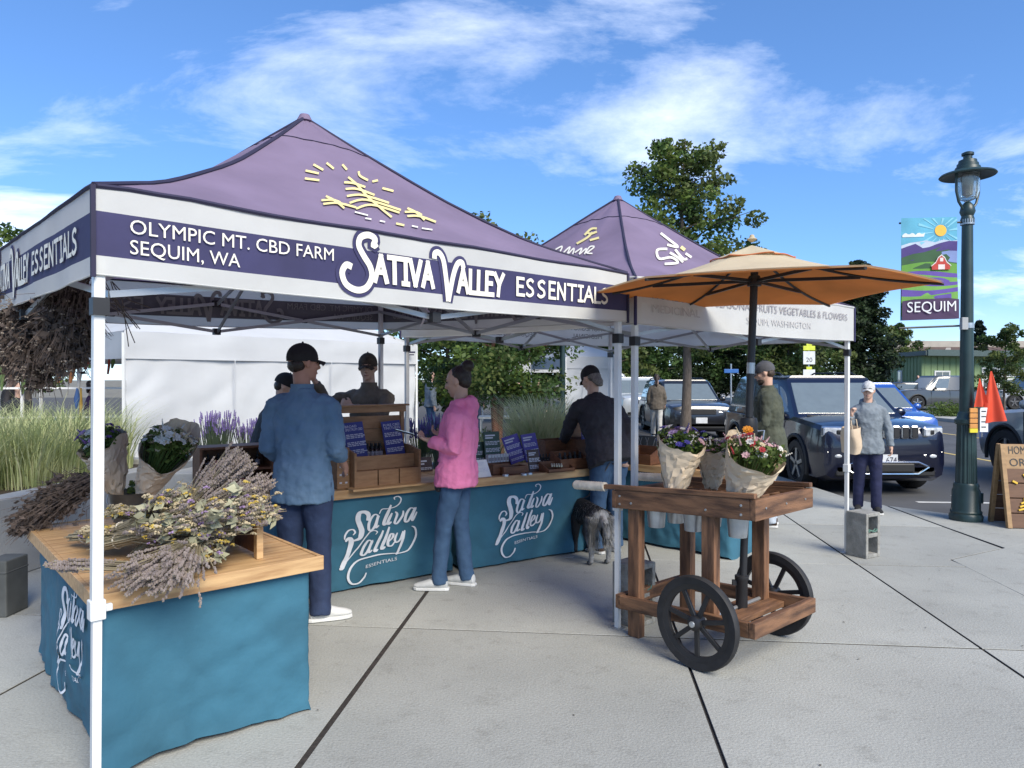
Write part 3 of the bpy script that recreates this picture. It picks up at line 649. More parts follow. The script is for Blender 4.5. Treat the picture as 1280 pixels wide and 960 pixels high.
for x in (.012, TW-.012):
    cbar('handle_rail', (x, -.03, TZ+.072), (x, TL+.30, TZ+.072), .034, .028)
    h = MB(); y0, y1 = TL+.10, TL+.36; pts = [(x, y0+(y1-y0)*k/24, cz(y0+(y1-y0)*k/24, TZ+.07)) for k in range(25)]
    h.tube(pts, [.029+.0015*(k % 2) for k in range(25)], 12); h.build('handle_wrap', M_rope, cart, smooth=True)
    MB().tube([(x, y1-.03, cz(y1, TZ+.07)), (x, y1+.012, cz(y1, TZ+.07))], .021, 10).build('handle_grip', M_wood, cart)
for k in range(1, 4): cbar('tray_divider', (TW*k/4, .002, TZ+.0), (TW*k/4, TL-.002, TZ+.0), .014, .06)
for k in range(1, 6): cbar('tray_divider', (.04, TL*k/6, TZ+.002), (TW-.04, TL*k/6, TZ+.002), .014, .05)
for x in (.05, TW-.05):
    for y in (.27, .80):
        zb = .0 if y > .5 else .20
        MB().bar((x, y, zb-(TI*(y-.26) if 0 else 0)), (x, y, cz(y, TZ-.055)), .085, .06, up=(1, 0, 0)).build('post', M_wood2z, cart, bevel=.004)
LZ = .245
for x in (-.0, TW-.0): cbar('lower_side', (x, -.005, LZ), (x, TL-.02, LZ), .038, .082)
for y in (-.025, TL-.03): cbar('lower_end', (-.02, y, LZ+.003), (TW+.02, y, LZ+.003), .04, .085)
for y in (.18, .30): cbar('lower_plank', (.02, y, LZ-.01), (TW-.02, y, LZ-.01), .10, .035)
MB().tube([(-.14, .26, .257), (TW+.12, .26, .257)], .011, 8).build('axle', M_alu, cart)
def wheel(x):
    w = MB(); Rr = .257
    w.lathe([(Rr-.045, -.02), (Rr-.006, -.024), (Rr, -.012), (Rr, .012), (Rr-.006, .024), (Rr-.045, .02), (Rr-.045, -.02)], 48, (x, .26, .257), 'x')
    o = w.build('wheel', M_rubber, cart, smooth=True)
    rm = MB(); rm.lathe([(Rr-.075, -.012), (Rr-.043, -.018), (Rr-.043, .018), (Rr-.075, .012), (Rr-.075, -.012)], 48, (x, .26, .257), 'x'); rm.build('rim', M_blackp, o, smooth=True)
    for k in range(7):
        a = 2*math.pi*k/7+.2; d = V((0, math.cos(a), math.sin(a))); c = V((x, .26, .257)); MB().bar(c+d*.03, c+d*(Rr-.06), .026, .018, up=(1, 0, 0)).build('spoke', M_blackp, o, bevel=.003)
    hb = MB(); hb.lathe([(0, -.045), (.022, -.043), (.04, -.03), (.042, .03), (.022, .043), (0, .045)], 18, (x, .26, .257), 'x'); hb.build('hub', M_blackp, o, smooth=True)
    MB().lathe([(0, -.052), (.016, -.05), (.018, -.04), (0, -.03)], 12, (x, .26, .257), 'x').build('hub_cap', M_galv, o, smooth=True)
wheel(-.10); wheel(TW+.085)
for x in (-.002, TW+.002):
    for y, z in ((.05, TZ+.02), (.05, TZ-.03), (.27, TZ-.02), (.80, TZ-.02), (TL-.03, TZ+.02), (TL-.03, TZ-.03)):
        MB().lathe([(0, -.004), (.007, -.003), (.007, .003), (0, .004)], 8, (x, y, cz(y, z)), 'x').build('bolt', M_galv, cart)
for x in (.10, .32, .54):
    for y in (-.038,): MB().lathe([(0, -.004), (.006, -.003), (.006, .003), (0, .004)], 8, (x, y, cz(y, TZ)), 'y').build('bolt', M_galv, cart)
cb = [(.12, .70), (.32, .70), (.13, .44), (.33, .44), (.10, .13), (.50, .70)]
for k, (x, y) in enumerate(cb):
    b = MB(); z1 = cz(y, TZ-.02); b.lathe([(0, z1-.15), (.05, z1-.15), (.064, z1), (.068, z1+.004), (.062, z1), (.048, z1-.14), (0, z1-.14)], 20, (x, y, 0))
    b = b.build('flower_bucket', M_galv, smooth=True); b.location = CC; b.rotation_euler = (0, 0, math.atan2(CS.y, CS.x))
    tag(b, 'galvanised flower bucket hanging through the cart tray', 'bucket', 'galvanised buckets in the flower cart')
UX, UY = .335, .245
up = CC+CS*UX+CL*UY; um = thing('parasol', 'tan and orange parasol standing in the flower cart', 'parasol', (up.x, up.y, 0))
M_tan = mat('tan_parasol_fabric', (.68, .57, .38), .8, .1, 3, .3, 30, transl=.25); M_or = mat('orange_lining', (.76, .31, .095), .8, .12, 3, .2, 20, transl=.55)
pole_top = V((.075, -.0, 2.36)); pole_bot = V((0, 0, .24))
MB().tube([pole_bot, lerp(pole_bot, pole_top, .5), pole_top], .022, 14).build('pole', M_blackp, um, smooth=True)
MB().tube([lerp(pole_bot, pole_top, .655), lerp(pole_bot, pole_top, .685)], .0235, 14).build('pole_sleeve', M_galv, um, smooth=True)
cc_ = lerp(pole_bot, pole_top, .505); ck = MB(); ck.lathe([(.0, -.06), (.036, -.058), (.05, -.04), (.052, .03), (.046, .058), (.022, .062), (0, .062)], 20, cc_); ck.build('crank_housing', M_blackp, um, smooth=True)
ck = MB(); ck.tube([cc_+V((.05, -.01, -.02)), cc_+V((.085, -.02, -.015)), cc_+V((.075, -.025, -.07))], .006, 8); ck.tube([cc_+V((.03, -.03, -.08)), cc_+V((.075, -.03, -.075))], .009, 8); ck.build('crank_handle', M_galv, um, smooth=True)
bs = MB(); bs.lathe([(0, 0), (.034, 0), (.034, .17), (.040, .18), (.040, .20), (.027, .205), (0, .205)], 18, (0, 0, .24)); bs.box((-.04, 0, .40), (.03, .02, .03)); bs.build('pole_base', M_blackp, um, smooth=True)
RZ, RT, RR = 2.115, 2.375, .985; off = V((.055, 0, 0))
rim = [off+V((RR*math.cos(a), RR*math.sin(a), RZ+.012*math.cos(a*2+1))) for a in [k*math.pi/3-R(19) for k in range(6)]]; tp_ = off+V((0, 0, RT)); M_red = mat('orange_trim', (.50, .14, .04), .8)
for k in range(6):
    A, B = rim[k], rim[(k+1) % 6]
    def fn(u, w, dz=0.0):
        w2 = .17+.83*w; p = lerp(tp_, lerp(A, B, u), w2); p.z -= .045*math.sin(math.pi*w2)*(1-.35*(1-abs(2*u-1)))+dz
        if w > .97: p.z += .012*math.sin(math.pi*u)
        p += (off+V((0, 0, p.z))-p)*.018*math.sin(math.pi*u)*w; return p
    MB().grid(lambda u, w: fn(u, w), 14, 10).build('canopy_panel', M_tan, um, smooth=2, fix=False)
    MB().grid(lambda u, w: fn(u, w, .009), 14, 10).build('panel_lining', M_or, um, smooth=2, fix=False)
    MB().tube([fn(0, w/10, .016) for w in range(11)], .008, 6).build('rib', M_blackp, um)
    hubp = lerp(pole_bot, pole_top, .925)+V((0, 0, -.03)); MB().bar(hubp, fn(0, .5, .02), .012, .018).build('strut', M_blackp, um)
    def vf(u, w): p = lerp(tp_+V((0, 0, .006)), lerp(A, B, u), .24*w); p.z += .004*w*math.sin(u*math.pi*2+k*2.2)-.020*w; return p
    MB().grid(vf, 10, 4).build('vent_panel', M_tan, um, smooth=2, fix=False)
    MB().tube([vf(u/10, 1) for u in range(11)], .004, 5).build('vent_trim', M_red, um)
MB().lathe([(0, .05), (.012, .045), (.016, .03), (.03, .02), (0, .0)], 12, tp_+V((0, 0, .02))).build('finial', M_tan, um, smooth=True)
MB().lathe([(0, -.03), (.04, -.03), (.045, .0), (.03, .03), (0, .03)], 14, hubp).build('strut_hub', M_blackp, um, smooth=True)
MB().lathe([(0, -.03), (.04, -.03), (.045, .0), (.03, .03), (0, .03)], 14, tp_-V((0, 0, .05))).build('rib_hub', M_blackp, um, smooth=True)
# ------------------------------------------------------------------ people and the dog
def remesh(o, vox, it=6, disp=0.0, dscale=.12):
    m = o.modifiers.new('remesh', 'REMESH'); m.mode = 'VOXEL'; m.voxel_size = vox; m.use_smooth_shade = True
    s = o.modifiers.new('smooth', 'SMOOTH'); s.iterations = it; s.factor = .5
    if disp:
        k = 'folds%d' % int(dscale*1000); t = bpy.data.textures.get(k) or bpy.data.textures.new(k, 'CLOUDS'); t.noise_scale = dscale; t.noise_depth = 2
        d = o.modifiers.new('folds', 'DISPLACE'); d.texture = t; d.strength = disp; d.mid_level = .5; d.texture_coords = 'LOCAL'
    return o
def ell(c, rx, ry, ax=(1, 0, 0), ay=(0, 1, 0), n=18, e=2.3):
    c, ax, ay = V(c), V(ax), V(ay); out = []
    for k in range(n):
        a = 2*math.pi*k/n; ca, sa = math.cos(a), math.sin(a)
        out.append(c+ax*rx*math.copysign(abs(ca)**(2/e), ca)+ay*ry*math.copysign(abs(sa)**(2/e), sa))
    return out
def hand(mb, wrist, d, n, side, curl=.5, s=1.0):
    """palm along d, palm normal n, thumb on the given side"""
    d, n = V(d).normalized(), V(n); n = (n-d*n.dot(d)).normalized(); x = d.cross(n)*side; w = V(wrist)
    mt = Matrix((x, d, n)).transposed()
    mb.ball(w+d*.045*s, (.037*s, .05*s, .017*s), 12, 8, mt)
    for k, (o, l) in enumerate(((-.029, .058), (-.0105, .074), (.009, .080), (.028, .070))):
        p = w+d*.078*s+x*o*s; a = curl*.7; q1 = p+(d*math.cos(a)+n*math.sin(a))*l*.5*s; a2 = curl*1.9; q2 = q1+(d*math.cos(a2)+n*math.sin(a2))*l*.5*s
        mb.tube([p-d*.02, p, q1, q2], [.0095*s, .0098*s, .0088*s, .0072*s], 8)
    p = w+d*.025*s+x*.03*s; q1 = p+(x*.6+d*.7+n*.3).normalized()*.035*s; q2 = q1+(d*.9+n*(.2+.5*curl)).normalized()*.032*s
    mb.tube([p-x*.015, p, q1, q2], [.012*s, .0125*s, .0105*s, .008*s], 8)
def head_parts(r, mb, hc, Mh, s, sp, vox):
    """adds the head to the body mesh and hangs hair, hat, eyes on the person"""
    T = lambda p: hc+Mh @ (V(p)*s)
    B = lambda c, rr, n=16, m=12: mb.ball(T(c), tuple(q*s for q in rr), n, m, Mh)
    B((0, -.012, .032), (.077, .098, .092)); B((0, .018, -.02), (.066, .078, .085)); B((0, .035, -.062), (.05, .055, .05)); B((0, .068, -.094), (.024, .022, .02), 10, 8)
    mb.tube([T((0, .088, .024)), T((0, .104, -.004)), T((0, .113, -.024)), T((0, .094, -.034))], [.008*s, .012*s, .0155*s, .010*s], 8)
    B((0, .075, .036), (.052, .022, .012)); B((0, .084, -.058), (.024, .014, .007)); B((0, .082, -.068), (.021, .014, .007))
    for x in (-1, 1):
        B((x*.079, -.008, -.004), (.010, .02, .032), 10, 8); B((x*.045, .058, -.015), (.02, .022, .02), 10, 8)
        e = MB().ball(T((x*.031, .0815, .013)), (.0125*s, .008*s, .0075*s), 10, 6, Mh); e.build('eye', M_eye, r, smooth=2)
        if sp.get('brow'): MB().tube([T((x*.014, .0935, .033)), T((x*.033, .091, .039)), T((x*.05, .077, .034))], .0045*s, 6).build('eyebrow', sp['brow'], r)
    MB().tube([T((-.022, .088, -.062)), T((0, .0985, -.0615)), T((.022, .088, -.062))], [.003*s, .0055*s, .003*s], 6).build('mouth', M_lip, r)
    hm = sp.get('hairmat')
    if hm:
        h = MB(); b = lambda c, rr: h.ball(T(c), tuple(q*s for q in rr), 16, 12, Mh)
        st = sp.get('hair', 'short')
        b((0, -.032, .045), (.081, .092, .088)) if not sp.get('cap') else b((0, -.05, .0), (.075, .055, .045))
        if st == 'short': b((0, -.052, -.012), (.075, .056, .055))
        if st in ('bun', 'pony', 'long'): b((0, -.055, -.005 if sp.get('cap') else .005), (.077, .06, .05 if sp.get('cap') else .074))
        if st == 'bun': b((0, -.108, .112), (.058, .055, .050)); b((0, -.085, .07), (.045, .045, .045))
        if st == 'pony': h.tube([T((0, -.10, .03)), T((0, -.135, -.05)), T((0, -.13, -.17)), T((0, -.12, -.27))], [.03*s, .036*s, .032*s, .012*s], 10)
        if st == 'long': h.tube([T((0, -.06, -.01)), T((0, -.085, -.07)), T((0, -.09, -.12))], [.068*s, .062*s, .035*s], 12, flat=.6)
        remesh(h.build('hair', hm, r), max(vox, .008), 3, .008, .02)
    if sp.get('beard'):
        h = MB(); h.ball(T((0, .04, -.078)), tuple(q*s for q in (.056, .058, .046)), 14, 10, Mh); h.ball(T((0, .076, -.098)), tuple(q*s for q in (.03, .026, .026)), 12, 8, Mh)
        remesh(h.build('beard', sp['beard'], r), max(vox, .008), 3, .006, .02)
    if sp.get('cap'):
        cm = sp['cap']; h = MB(); rings = []
        for k in range(9):
            t = k/8*math.pi/2; rr = math.cos(t); z = .038+.098*math.sin(t)
            rings.append([T((.086*max(rr, .02)*math.cos(a), -.012+.107*max(rr, .02)*math.sin(a), z)) for a in [2*math.pi*j/24 for j in range(24)]])
        h.loft([[T((.084*math.cos(a), -.012+.105*math.sin(a), .012)) for a in [2*math.pi*j/24 for j in range(24)]]]+rings); cap = h.build('cap', cm, r, smooth=True)
        yb = -1 if sp.get('cap_back') else 1
        h = MB(); h.grid(lambda u, v: T(((u-.5)*.15*(1-.35*v*v), yb*(.078+.078*v*(1-(2*u-1)**2*.55)), .034-.016*v-.03*(2*u-1)**2)), 14, 6); h.grid(lambda u, v: T(((u-.5)*.15*(1-.35*v*v), yb*(.078+.078*v*(1-(2*u-1)**2*.55)), .030-.016*v-.03*(2*u-1)**2)), 14, 6)
        h.build('cap_brim', cm, cap, smooth=2); MB().ball(T((0, -.012, .137)), .008*s, 8, 5).build('cap_button', cm, cap)
def person(label, loc, face, h=1.75, sp=None, vox=.008, group=None):
    """loc: feet on ground (x, y); face: direction in degrees clockwise from +Y"""
    sp = sp or {}; s = h/1.75
    r = thing('person', label, 'person', (*loc[:2], loc[2] if len(loc) > 2 else 0), -R(face), group)
    g = lambda k, d: V(sp.get(k, d))
    lean = g('lean', (0, 0, 0)); bulk = sp.get('bulk', 1.0); fem = sp.get('fem', False)
    pel = V((0, 0, .93*s))+g('hip', (0, 0, 0)); nk = V((0, .0, 1.485*s))+lean
    up = (nk-pel).normalized(); ax = V((1, 0, 0)); ax = (ax-up*ax.dot(up)).normalized(); ay = up.cross(ax)
    tw = Matrix.Rotation(R(sp.get('twist', 0)), 3, up); Lsp = (nk-pel).length
    shw = (.178 if fem else .205)*s*bulk
    X2, Y2 = tw @ ax, tw @ ay
    SH = {k: pel+up*Lsp*.865+X2*shw*.93*k for k in (-1, 1)}
    HP = {k: pel+ax*.088*s*k-V((0, 0, .03)) for k in (-1, 1)}
    AN = {k: V(sp.get('ankle_%s' % 'lr'[k > 0], (.095*k, 0, .085))) for k in (-1, 1)}
    KN = {k: (HP[k]+AN[k])/2+V(sp.get('knee_%s' % 'lr'[k > 0], (0, .02, .02))) for k in (-1, 1)}
    EL, WR, HD, HN, CU = {}, {}, {}, {}, {}
    for k in (-1, 1):
        q = 'lr'[k > 0]; EL[k] = SH[k]+V(sp.get('elbow_'+q, (.07*k, -.03, -.285)))*s; WR[k] = EL[k]+V(sp.get('wrist_'+q, (.0, .06, -.245)))*s
        HD[k] = V(sp.get('hand_'+q, tuple((WR[k]-EL[k]).normalized()))); HN[k] = V(sp.get('palm_'+q, (-k, 0, 0))); CU[k] = sp.get('curl_'+q, .5)
    # --- body
    sk = sp.get('skin', M_skin); mb = MB(); hp = sp.get('head', (0, 0, 0)); Mh = Matrix.Rotation(-R(hp[0]), 3, 'Z') @ Matrix.Rotation(-R(hp[1]), 3, 'X') @ Matrix.Rotation(R(hp[2]), 3, 'Y')
    hc = nk+up*.085*s*.5+V((0, .025*s, .125*s))+V(sp.get('headoff', (0, 0, 0)))
    mb.tube([nk-up*.10*s, nk+up*.01, hc+Mh @ V((0, -.02, -.04))*s], [.062*s, .055*s, .054*s], 14)
    mb.loft([ell(pel+up*Lsp*t-Y2*.004, rx*s*bulk, ry*s*bulk, X2, Y2) for t, rx, ry in ((-.1, .12, .09), (.1, .125, .09), (.35, .115, .085), (.65, .12, .085), (.82, .115, .07), (.95, .06, .05))])
    for k in (-1, 1):
        mb.tube([SH[k]-X2*.06*k, SH[k], EL[k], WR[k], WR[k]+HD[k]*.02], [.034*s, .036*s, .033*s, .026*s, .025*s], 12); hand(mb, WR[k], HD[k], HN[k], k*sp.get('thumb', 1), CU[k], s)
        mb.tube([HP[k], KN[k], AN[k], AN[k]-V((0, -.02, .03))], [.07*s, .045*s, .034*s, .035*s], 12)
    head_parts(r, mb, hc, Mh, s*sp.get('headscale', .98), sp, vox)
    remesh(mb.build('body', sk, r), vox, 3)
    # --- trousers
    m = MB(); m.loft([ell(pel+up*z*s, rx*s*bulk, ry*s*bulk, ax, ay) for z, rx, ry in ((-.12, .155, .115), (-.04, .172, .125), (.05, .165, .12), (.13, .15, .108))])
    lw = sp.get('legw', 1.0)
    for k in (-1, 1):
        a, b, c = HP[k], KN[k], AN[k]; e = V((0, -.012, -.04*s))
        m.tube([a+V((-.012*k, 0, .03)), lerp(a, b, .35), b, lerp(b, c, .5), lerp(b, c, .9), c+e], [q*s*lw for q in (.108, .098, .076, .07, .068, .07)], 14)
    remesh(m.build('trousers', sp['trousers'], r), max(vox, .011), 4, .016, .09)
    # --- top
    m = MB(); hem = sp.get('hem', -.06); jb = sp.get('jacket', 1.0)*bulk
    sec = [(hem/ .555, .204, .152), (.02, .194, .143), (.25, .165, .12), (.55, .180, .13), (.76, .186, .125), (.85, .172, .108), (.92, .125, .088), (.98, .085, .075), (1.02, .07, .068)]
    if fem: sec = [(hem/.555, .186, .142), (.02, .182, .138), (.25, .152, .118), (.58, .162, .128), (.76, .160, .115), (.85, .148, .098), (.92, .108, .08), (.98, .078, .07), (1.02, .066, .066)]
    m.loft([ell(pel+up*Lsp*t, rx*s*jb, ry*s*jb, lerp(ax, X2, max(0, min(1, t))).normalized(), lerp(ay, Y2, max(0, min(1, t))).normalized()) for t, rx, ry in sec])
    sw = sp.get('sleevew', 1.0)
    for k in (-1, 1):
        we = lerp(EL[k], WR[k], sp.get('sleeve_'+'lr'[k > 0], .93))
        m.tube([SH[k]-X2*.12*k+up*.0, SH[k]-X2*.05*k-up*.004, SH[k]-X2*.004*k-up*.03, lerp(SH[k], EL[k], .5), EL[k], lerp(EL[k], we, .6), we], [s*q*(1 if j < 2 else sw) for j, q in enumerate((.05, .062, .066, .060, .054, .049, .044))], 14)
    if sp.get('hood'): m.ball(nk-Y2*.085*s-up*.03, (.10*s, .065*s, .10*s), 14, 10); m.tube([nk+V((0, .06, -.05))*s, nk+V((.08, .0, .0))*s, nk+V((.07, -.07, .02))*s, nk+V((0, -.1, .01))*s, nk+V((-.07, -.07, .02))*s, nk+V((-.08, 0, 0))*s, nk+V((0, .06, -.05))*s], .034*s, 10)
    remesh(m.build(sp.get('topname', 'jacket'), sp['top'], r), max(vox, .010), 9, sp.get('folds', .028), .06)
    if sp.get('collar'):
        c = MB(); c.loft([[nk+V((math.cos(a)*.073, math.sin(a)*.070+.006, z))*1.0*s+(V((0, 0, nk.z*(1-s)))*0) for a in [2*math.pi*j/20 for j in range(20)]] for z in (-.035, .035)], caps=False); c.v = [nk+(p-nk*s) if 0 else p for p in c.v]
        c = MB(); c.loft([ell(nk+up*z*s, rr*s, rr*s, ax, ay, 20, 2) for z, rr in ((-.05, .082), (.0, .073), (.035, .072), (.035, .066), (-.05, .07))], caps=False); c.build('collar', sp['top'], r, smooth=True)
    # --- shoes
    for k in (-1, 1):
        yaw = Matrix.Rotation(-R(sp.get('foot_'+'lr'[k > 0], 8*k)), 3, 'Z'); a = AN[k]; c0 = V((a.x, a.y, a.z-.085)); P = lambda x, y, z: c0+yaw @ V((x, y, z))*s
        u = MB(); u.loft([[P(rx*math.cos(t), yc, zc+rz*math.sin(t)) for t in [2*math.pi*j/14 for j in range(14)]] for yc, rx, zc, rz in ((-.075, .02, .05, .02), (-.065, .034, .055, .04), (-.02, .039, .062, .055), (.05, .042, .055, .042), (.11, .045, .045, .03), (.165, .04, .038, .022), (.195, .018, .035, .012))])
        sh = u.build('shoe', sp['shoes'], r, smooth=True)
        w = MB(); prof = [(-.085, .022), (-.06, .036), (0, .038), (.06, .043), (.12, .047), (.175, .04), (.20, .02)]
        w.loft([[P(x, y, z) for x, z in ((-rx, .003), (rx, .003), (rx*.98, .026), (-rx*.98, .026))] for y, rx in prof]); w.build('sole', sp.get('soles', mat('white_rubber', (.7, .7, .68), .7)), sh, bevel=.005)
    return r
def fab(name, col, col2=None, rough=.85, sc=9, bump=.5, bs=26, var=.15): return mat(name, col, rough, var, sc, bump, bs, col2=col2)
M_denimsh = fab('faded_denim_shirt', (.125, .205, .30), (.09, .165, .255)); M_jeans = fab('dark_jeans', (.022, .04, .095), (.012, .022, .06)); M_jeans2 = fab('mid_blue_jeans', (.05, .105, .19), (.028, .065, .13))
M_pink = fab('pink_fleece', (.86, .25, .44), (.74, .19, .36), bs=60); M_black = fab('black_jacket', (.030, .028, .034), (.016, .015, .019)); M_olive = fab('olive_jacket', (.075, .082, .055), (.042, .048, .033))
M_greyh = fab('grey_hoodie', (.19, .22, .25), (.13, .155, .18)); M_navy = fab('navy_trousers', (.014, .018, .065), (.008, .011, .04)); M_brownj = fab('brown_jacket', (.15, .122, .092), (.09, .074, .056)); M_bone = fab('off_white_trousers', (.60, .58, .53))
M_char = fab('charcoal_coat', (.03, .034, .042), (.018, .02, .026)); M_light = fab('pale_jeans', (.45, .50, .56)); M_capb = fab('black_cap_cloth', (.012, .012, .014)); M_capg = fab('grey_cap_cloth', (.07, .07, .08)); M_capw = fab('white_cap_cloth', (.62, .62, .6), (.40, .40, .40), sc=40)
M_camo = fab('brown_cap_cloth', (.07, .05, .032), (.02, .016, .012), sc=30); M_hairb = mat('dark_brown_hair', (.024, .015, .011), .38, .3, 60, .6, 120); M_hairg = mat('grey_hair', (.20, .185, .165), .6, .3, 60, .6, 120); M_hairbr = mat('brown_hair', (.06, .036, .022), .55, .3, 60, .6, 120)
M_sneak = fab('white_sneaker', (.62, .62, .60), (.42, .43, .42), bump=.2); M_shoeb = fab('brown_shoe', (.06, .035, .022)); M_shoek = fab('black_shoe', (.015, .015, .016))
pc = person('man in faded denim shirt and black cap seen from behind at the counter', (-1.39, 4.72), 6, 1.80, dict(skin=M_skin2, top=M_denimsh, topname='shirt', trousers=M_jeans, shoes=M_sneak, cap=M_capb, hairmat=M_hairb, head=(40, 2, 0), bulk=.93, collar=1, hem=-.17, jacket=1.06, legw=1.05,
    elbow_l=(-.05, .0, -.31), elbow_r=(.05, .0, -.31), wrist_r=(-.02, .2, -.13), wrist_l=(.03, .20, -.12), sleeve_r=.5, sleeve_l=.5, sleevew=1.15, foot_r=60, ankle_r=(.13, -.02, .085), foot_l=10, folds=.03), .008)
person('young man behind the counter in brown cap with his hands raised', (-1.32, 6.58), 196, 1.80, dict(top=M_brownj, trousers=M_jeans, shoes=M_shoek, cap=M_camo, hairmat=M_hairbr, brow=M_hairbr, head=(-18, 6, 0), bulk=1.0, collar=1,
    elbow_r=(.16, .12, -.08), wrist_r=(.04, .14, .20), elbow_l=(-.02, .18, -.20), wrist_l=(.24, .08, .10), hand_r=(.3, .3, .6), curl_r=1.2, curl_l=1.1, palm_r=(-1, 0, 0), palm_l=(0, -1, 0)), .007)
person('person in charcoal coat and dark cap half hidden behind the denim shirted man', (-2.16, 6.15), 65, 1.66, dict(top=M_char, trousers=M_jeans, shoes=M_shoek, cap=M_capb, hairmat=M_hairb, head=(10, 25, 0), lean=(0, .16, -.04), bulk=1.1, jacket=1.1), .012)
person('woman in pink hoodie and jeans looking at her phone', (-.42, 5.42), 282, 1.665, dict(fem=True, top=M_pink, topname='hoodie', trousers=M_jeans2, shoes=M_sneak, hairmat=M_hairb, hair='bun', brow=M_hairb, head=(4, 12, 0), hood=True, jacket=1.2, sleevew=1.2, hem=-.10, legw=.9, folds=.026,
    elbow_l=(-.06, -.02, -.27), wrist_l=(.09, .225, .05), elbow_r=(.06, -.04, -.27), wrist_r=(-.05, .23, .07), curl_l=.8, curl_r=.8, palm_l=(.2, .2, .9), palm_r=(-.2, .2, .9), ankle_l=(-.08, .12, .085), ankle_r=(.085, -.05, .085), lean=(0, -.03, 0)), .008)
ph = MB(); ph.box((0, 0, 0), (.072, .15, .009)); ph = ph.build('mobile_phone', mat('phone_case', (.03, .04, .06), .3), bevel=.003); ph.location = (-.845, 5.60, 1.175); ph.rotation_euler = (R(12), R(14), R(75)); tag(ph, 'mobile phone held by the woman in pink', 'phone')
sc_ = MB().box((0, 0, .0055), (.064, .138, .002)).build('screen', mat('lit_phone_screen', (.5, .66, .8), .2, emit=.5), ph)
bg_ = MB(); bg_.loft([ell((0, 0, z), a, b, n=14) for z, a, b in ((0, .02, .06), (.02, .035, .09), (.26, .03, .08), (.30, .012, .07))]); bg_ = bg_.build('shoulder_bag', M_black, smooth=True); bg_.scale = (.6, .8, .75); bg_.location = (-.56, 5.36, .75); bg_.rotation_euler = (0, 0, R(15)); tag(bg_, 'black shoulder bag hanging at the pink hooded woman\'s hip', 'bag')
person('man in black jacket and jeans bending over the counter beside the dog', (.87, 6.56), 335, 1.74, dict(top=M_black, trousers=M_jeans2, shoes=M_shoeb, cap=M_capb, hairmat=M_hairg, hair='long', head=(-12, 28, 0), lean=(-.02, .20, -.045), hip=(0, -.05, 0), bulk=1.05, jacket=1.12, hem=-.12, legw=1.05,
    elbow_r=(.05, -.20, -.25), wrist_r=(-.10, -.07, -.24), hand_r=(-.2, -.25, -.8), palm_r=(-.3, -1, 0), curl_r=1.2, elbow_l=(-.02, .14, -.25), wrist_l=(.06, .2, -.12), sleevew=1.1), .008)
person('bearded man in olive jacket and grey cap behind the parasol pole', (2.80, 7.72), 292, 1.755, dict(top=M_olive, trousers=M_light, shoes=M_shoeb, cap=M_capg, hairmat=M_hairbr, beard=M_hairbr, brow=M_hairbr, head=(2, 14, 0), collar=1, hem=-.15, jacket=1.14, bulk=1.05,
    elbow_l=(-.06, .02, -.29), wrist_l=(.03, .20, -.12), elbow_r=(.06, -.01, -.29), wrist_r=(-.03, .20, -.13), lean=(0, .03, 0)), .009)
person('woman in grey hoodie, white cap and navy trousers beside the canopy leg', (4.25, 8.50), 198, 1.54, dict(fem=True, top=M_greyh, topname='hoodie', trousers=M_navy, shoes=M_shoek, cap=M_capw, hairmat=M_hairb, hair='short', brow=M_hairb, head=(14, 4, 0), hood=True, bulk=1.04, jacket=1.08, sleevew=1.05, legw=1.0, hem=-.13,
    elbow_r=(.07, .02, -.27), wrist_r=(-.02, .13, .19), hand_r=(-.1, .1, .8), curl_r=1.3, palm_r=(-.6, .6, 0), elbow_l=(-.08, .0, -.27), wrist_l=(-.02, .06, -.25), ankle_r=(.09, -.10, .085), curl_l=.9), .009)
pb = MB(); pb.loft([ell((.012*math.sin(z*20), 0, z), .06+.03*z/.3, .10+.015*math.sin(z*14), n=16, e=4) for z in (0, .08, .16, .24, .31)], caps=False); pb = pb.build('paper_bag', M_paper, smooth=True); pb.location = (4.02, 8.44, .72); pb.rotation_euler = (R(6), R(-8), R(30)); tag(pb, 'crumpled brown paper bag held by the woman in grey hoodie', 'bag')
for x in (-1, 1): MB().tube([(.05*x, -.05, .29), (.05*x, -.03, .40), (.05*x, .03, .40), (.05*x, .05, .29)], .006, 6).build('bag_handle', M_paper, pb)
person('woman with ponytail in brown jacket and white trousers walking by the parked cars', (3.98, 19.6), 8, 1.69, dict(fem=True, top=M_brownj, trousers=M_bone, shoes=M_shoek, hairmat=M_hairbr, hair='pony', hem=-.16, jacket=1.15, ankle_l=(-.08, .18, .085), ankle_r=(.08, -.16, .10)), .018)
person('man in grey hoodie and jeans standing beyond the lavender planter', (-2.06, 18.0), 70, 1.76, dict(top=M_greyh, trousers=M_jeans2, shoes=M_sneak, hairmat=M_hairg, hood=True, jacket=1.1), .02)
person('person in black beside the red barked tree', (-1.05, 20.5), 20, 1.64, dict(top=M_black, trousers=M_jeans, shoes=M_shoek, hairmat=M_hairg), .025)
person('person in dark clothes sitting near the far white canopy', (.15, 19.0), 120, 1.5, dict(top=M_black, trousers=M_jeans, shoes=M_shoek, hairmat=M_hairg), .025)
person('grey haired person in dark jacket behind the pale grass clump', (.62, 17.5), 200, 1.62, dict(top=M_char, trousers=M_jeans, shoes=M_shoek, hairmat=M_hairg), .025)
person('person in black coat among the craft stall shelves', (-8.9, 12.6), 60, 1.70, dict(top=M_black, trousers=M_jeans, shoes=M_shoek, hairmat=M_hairb), .025)
person('seated person with brown hair at the craft stall', (-8.05, 11.6), 100, 1.52, dict(top=M_char, trousers=M_jeans, shoes=M_shoek, hairmat=M_hairbr), .025)
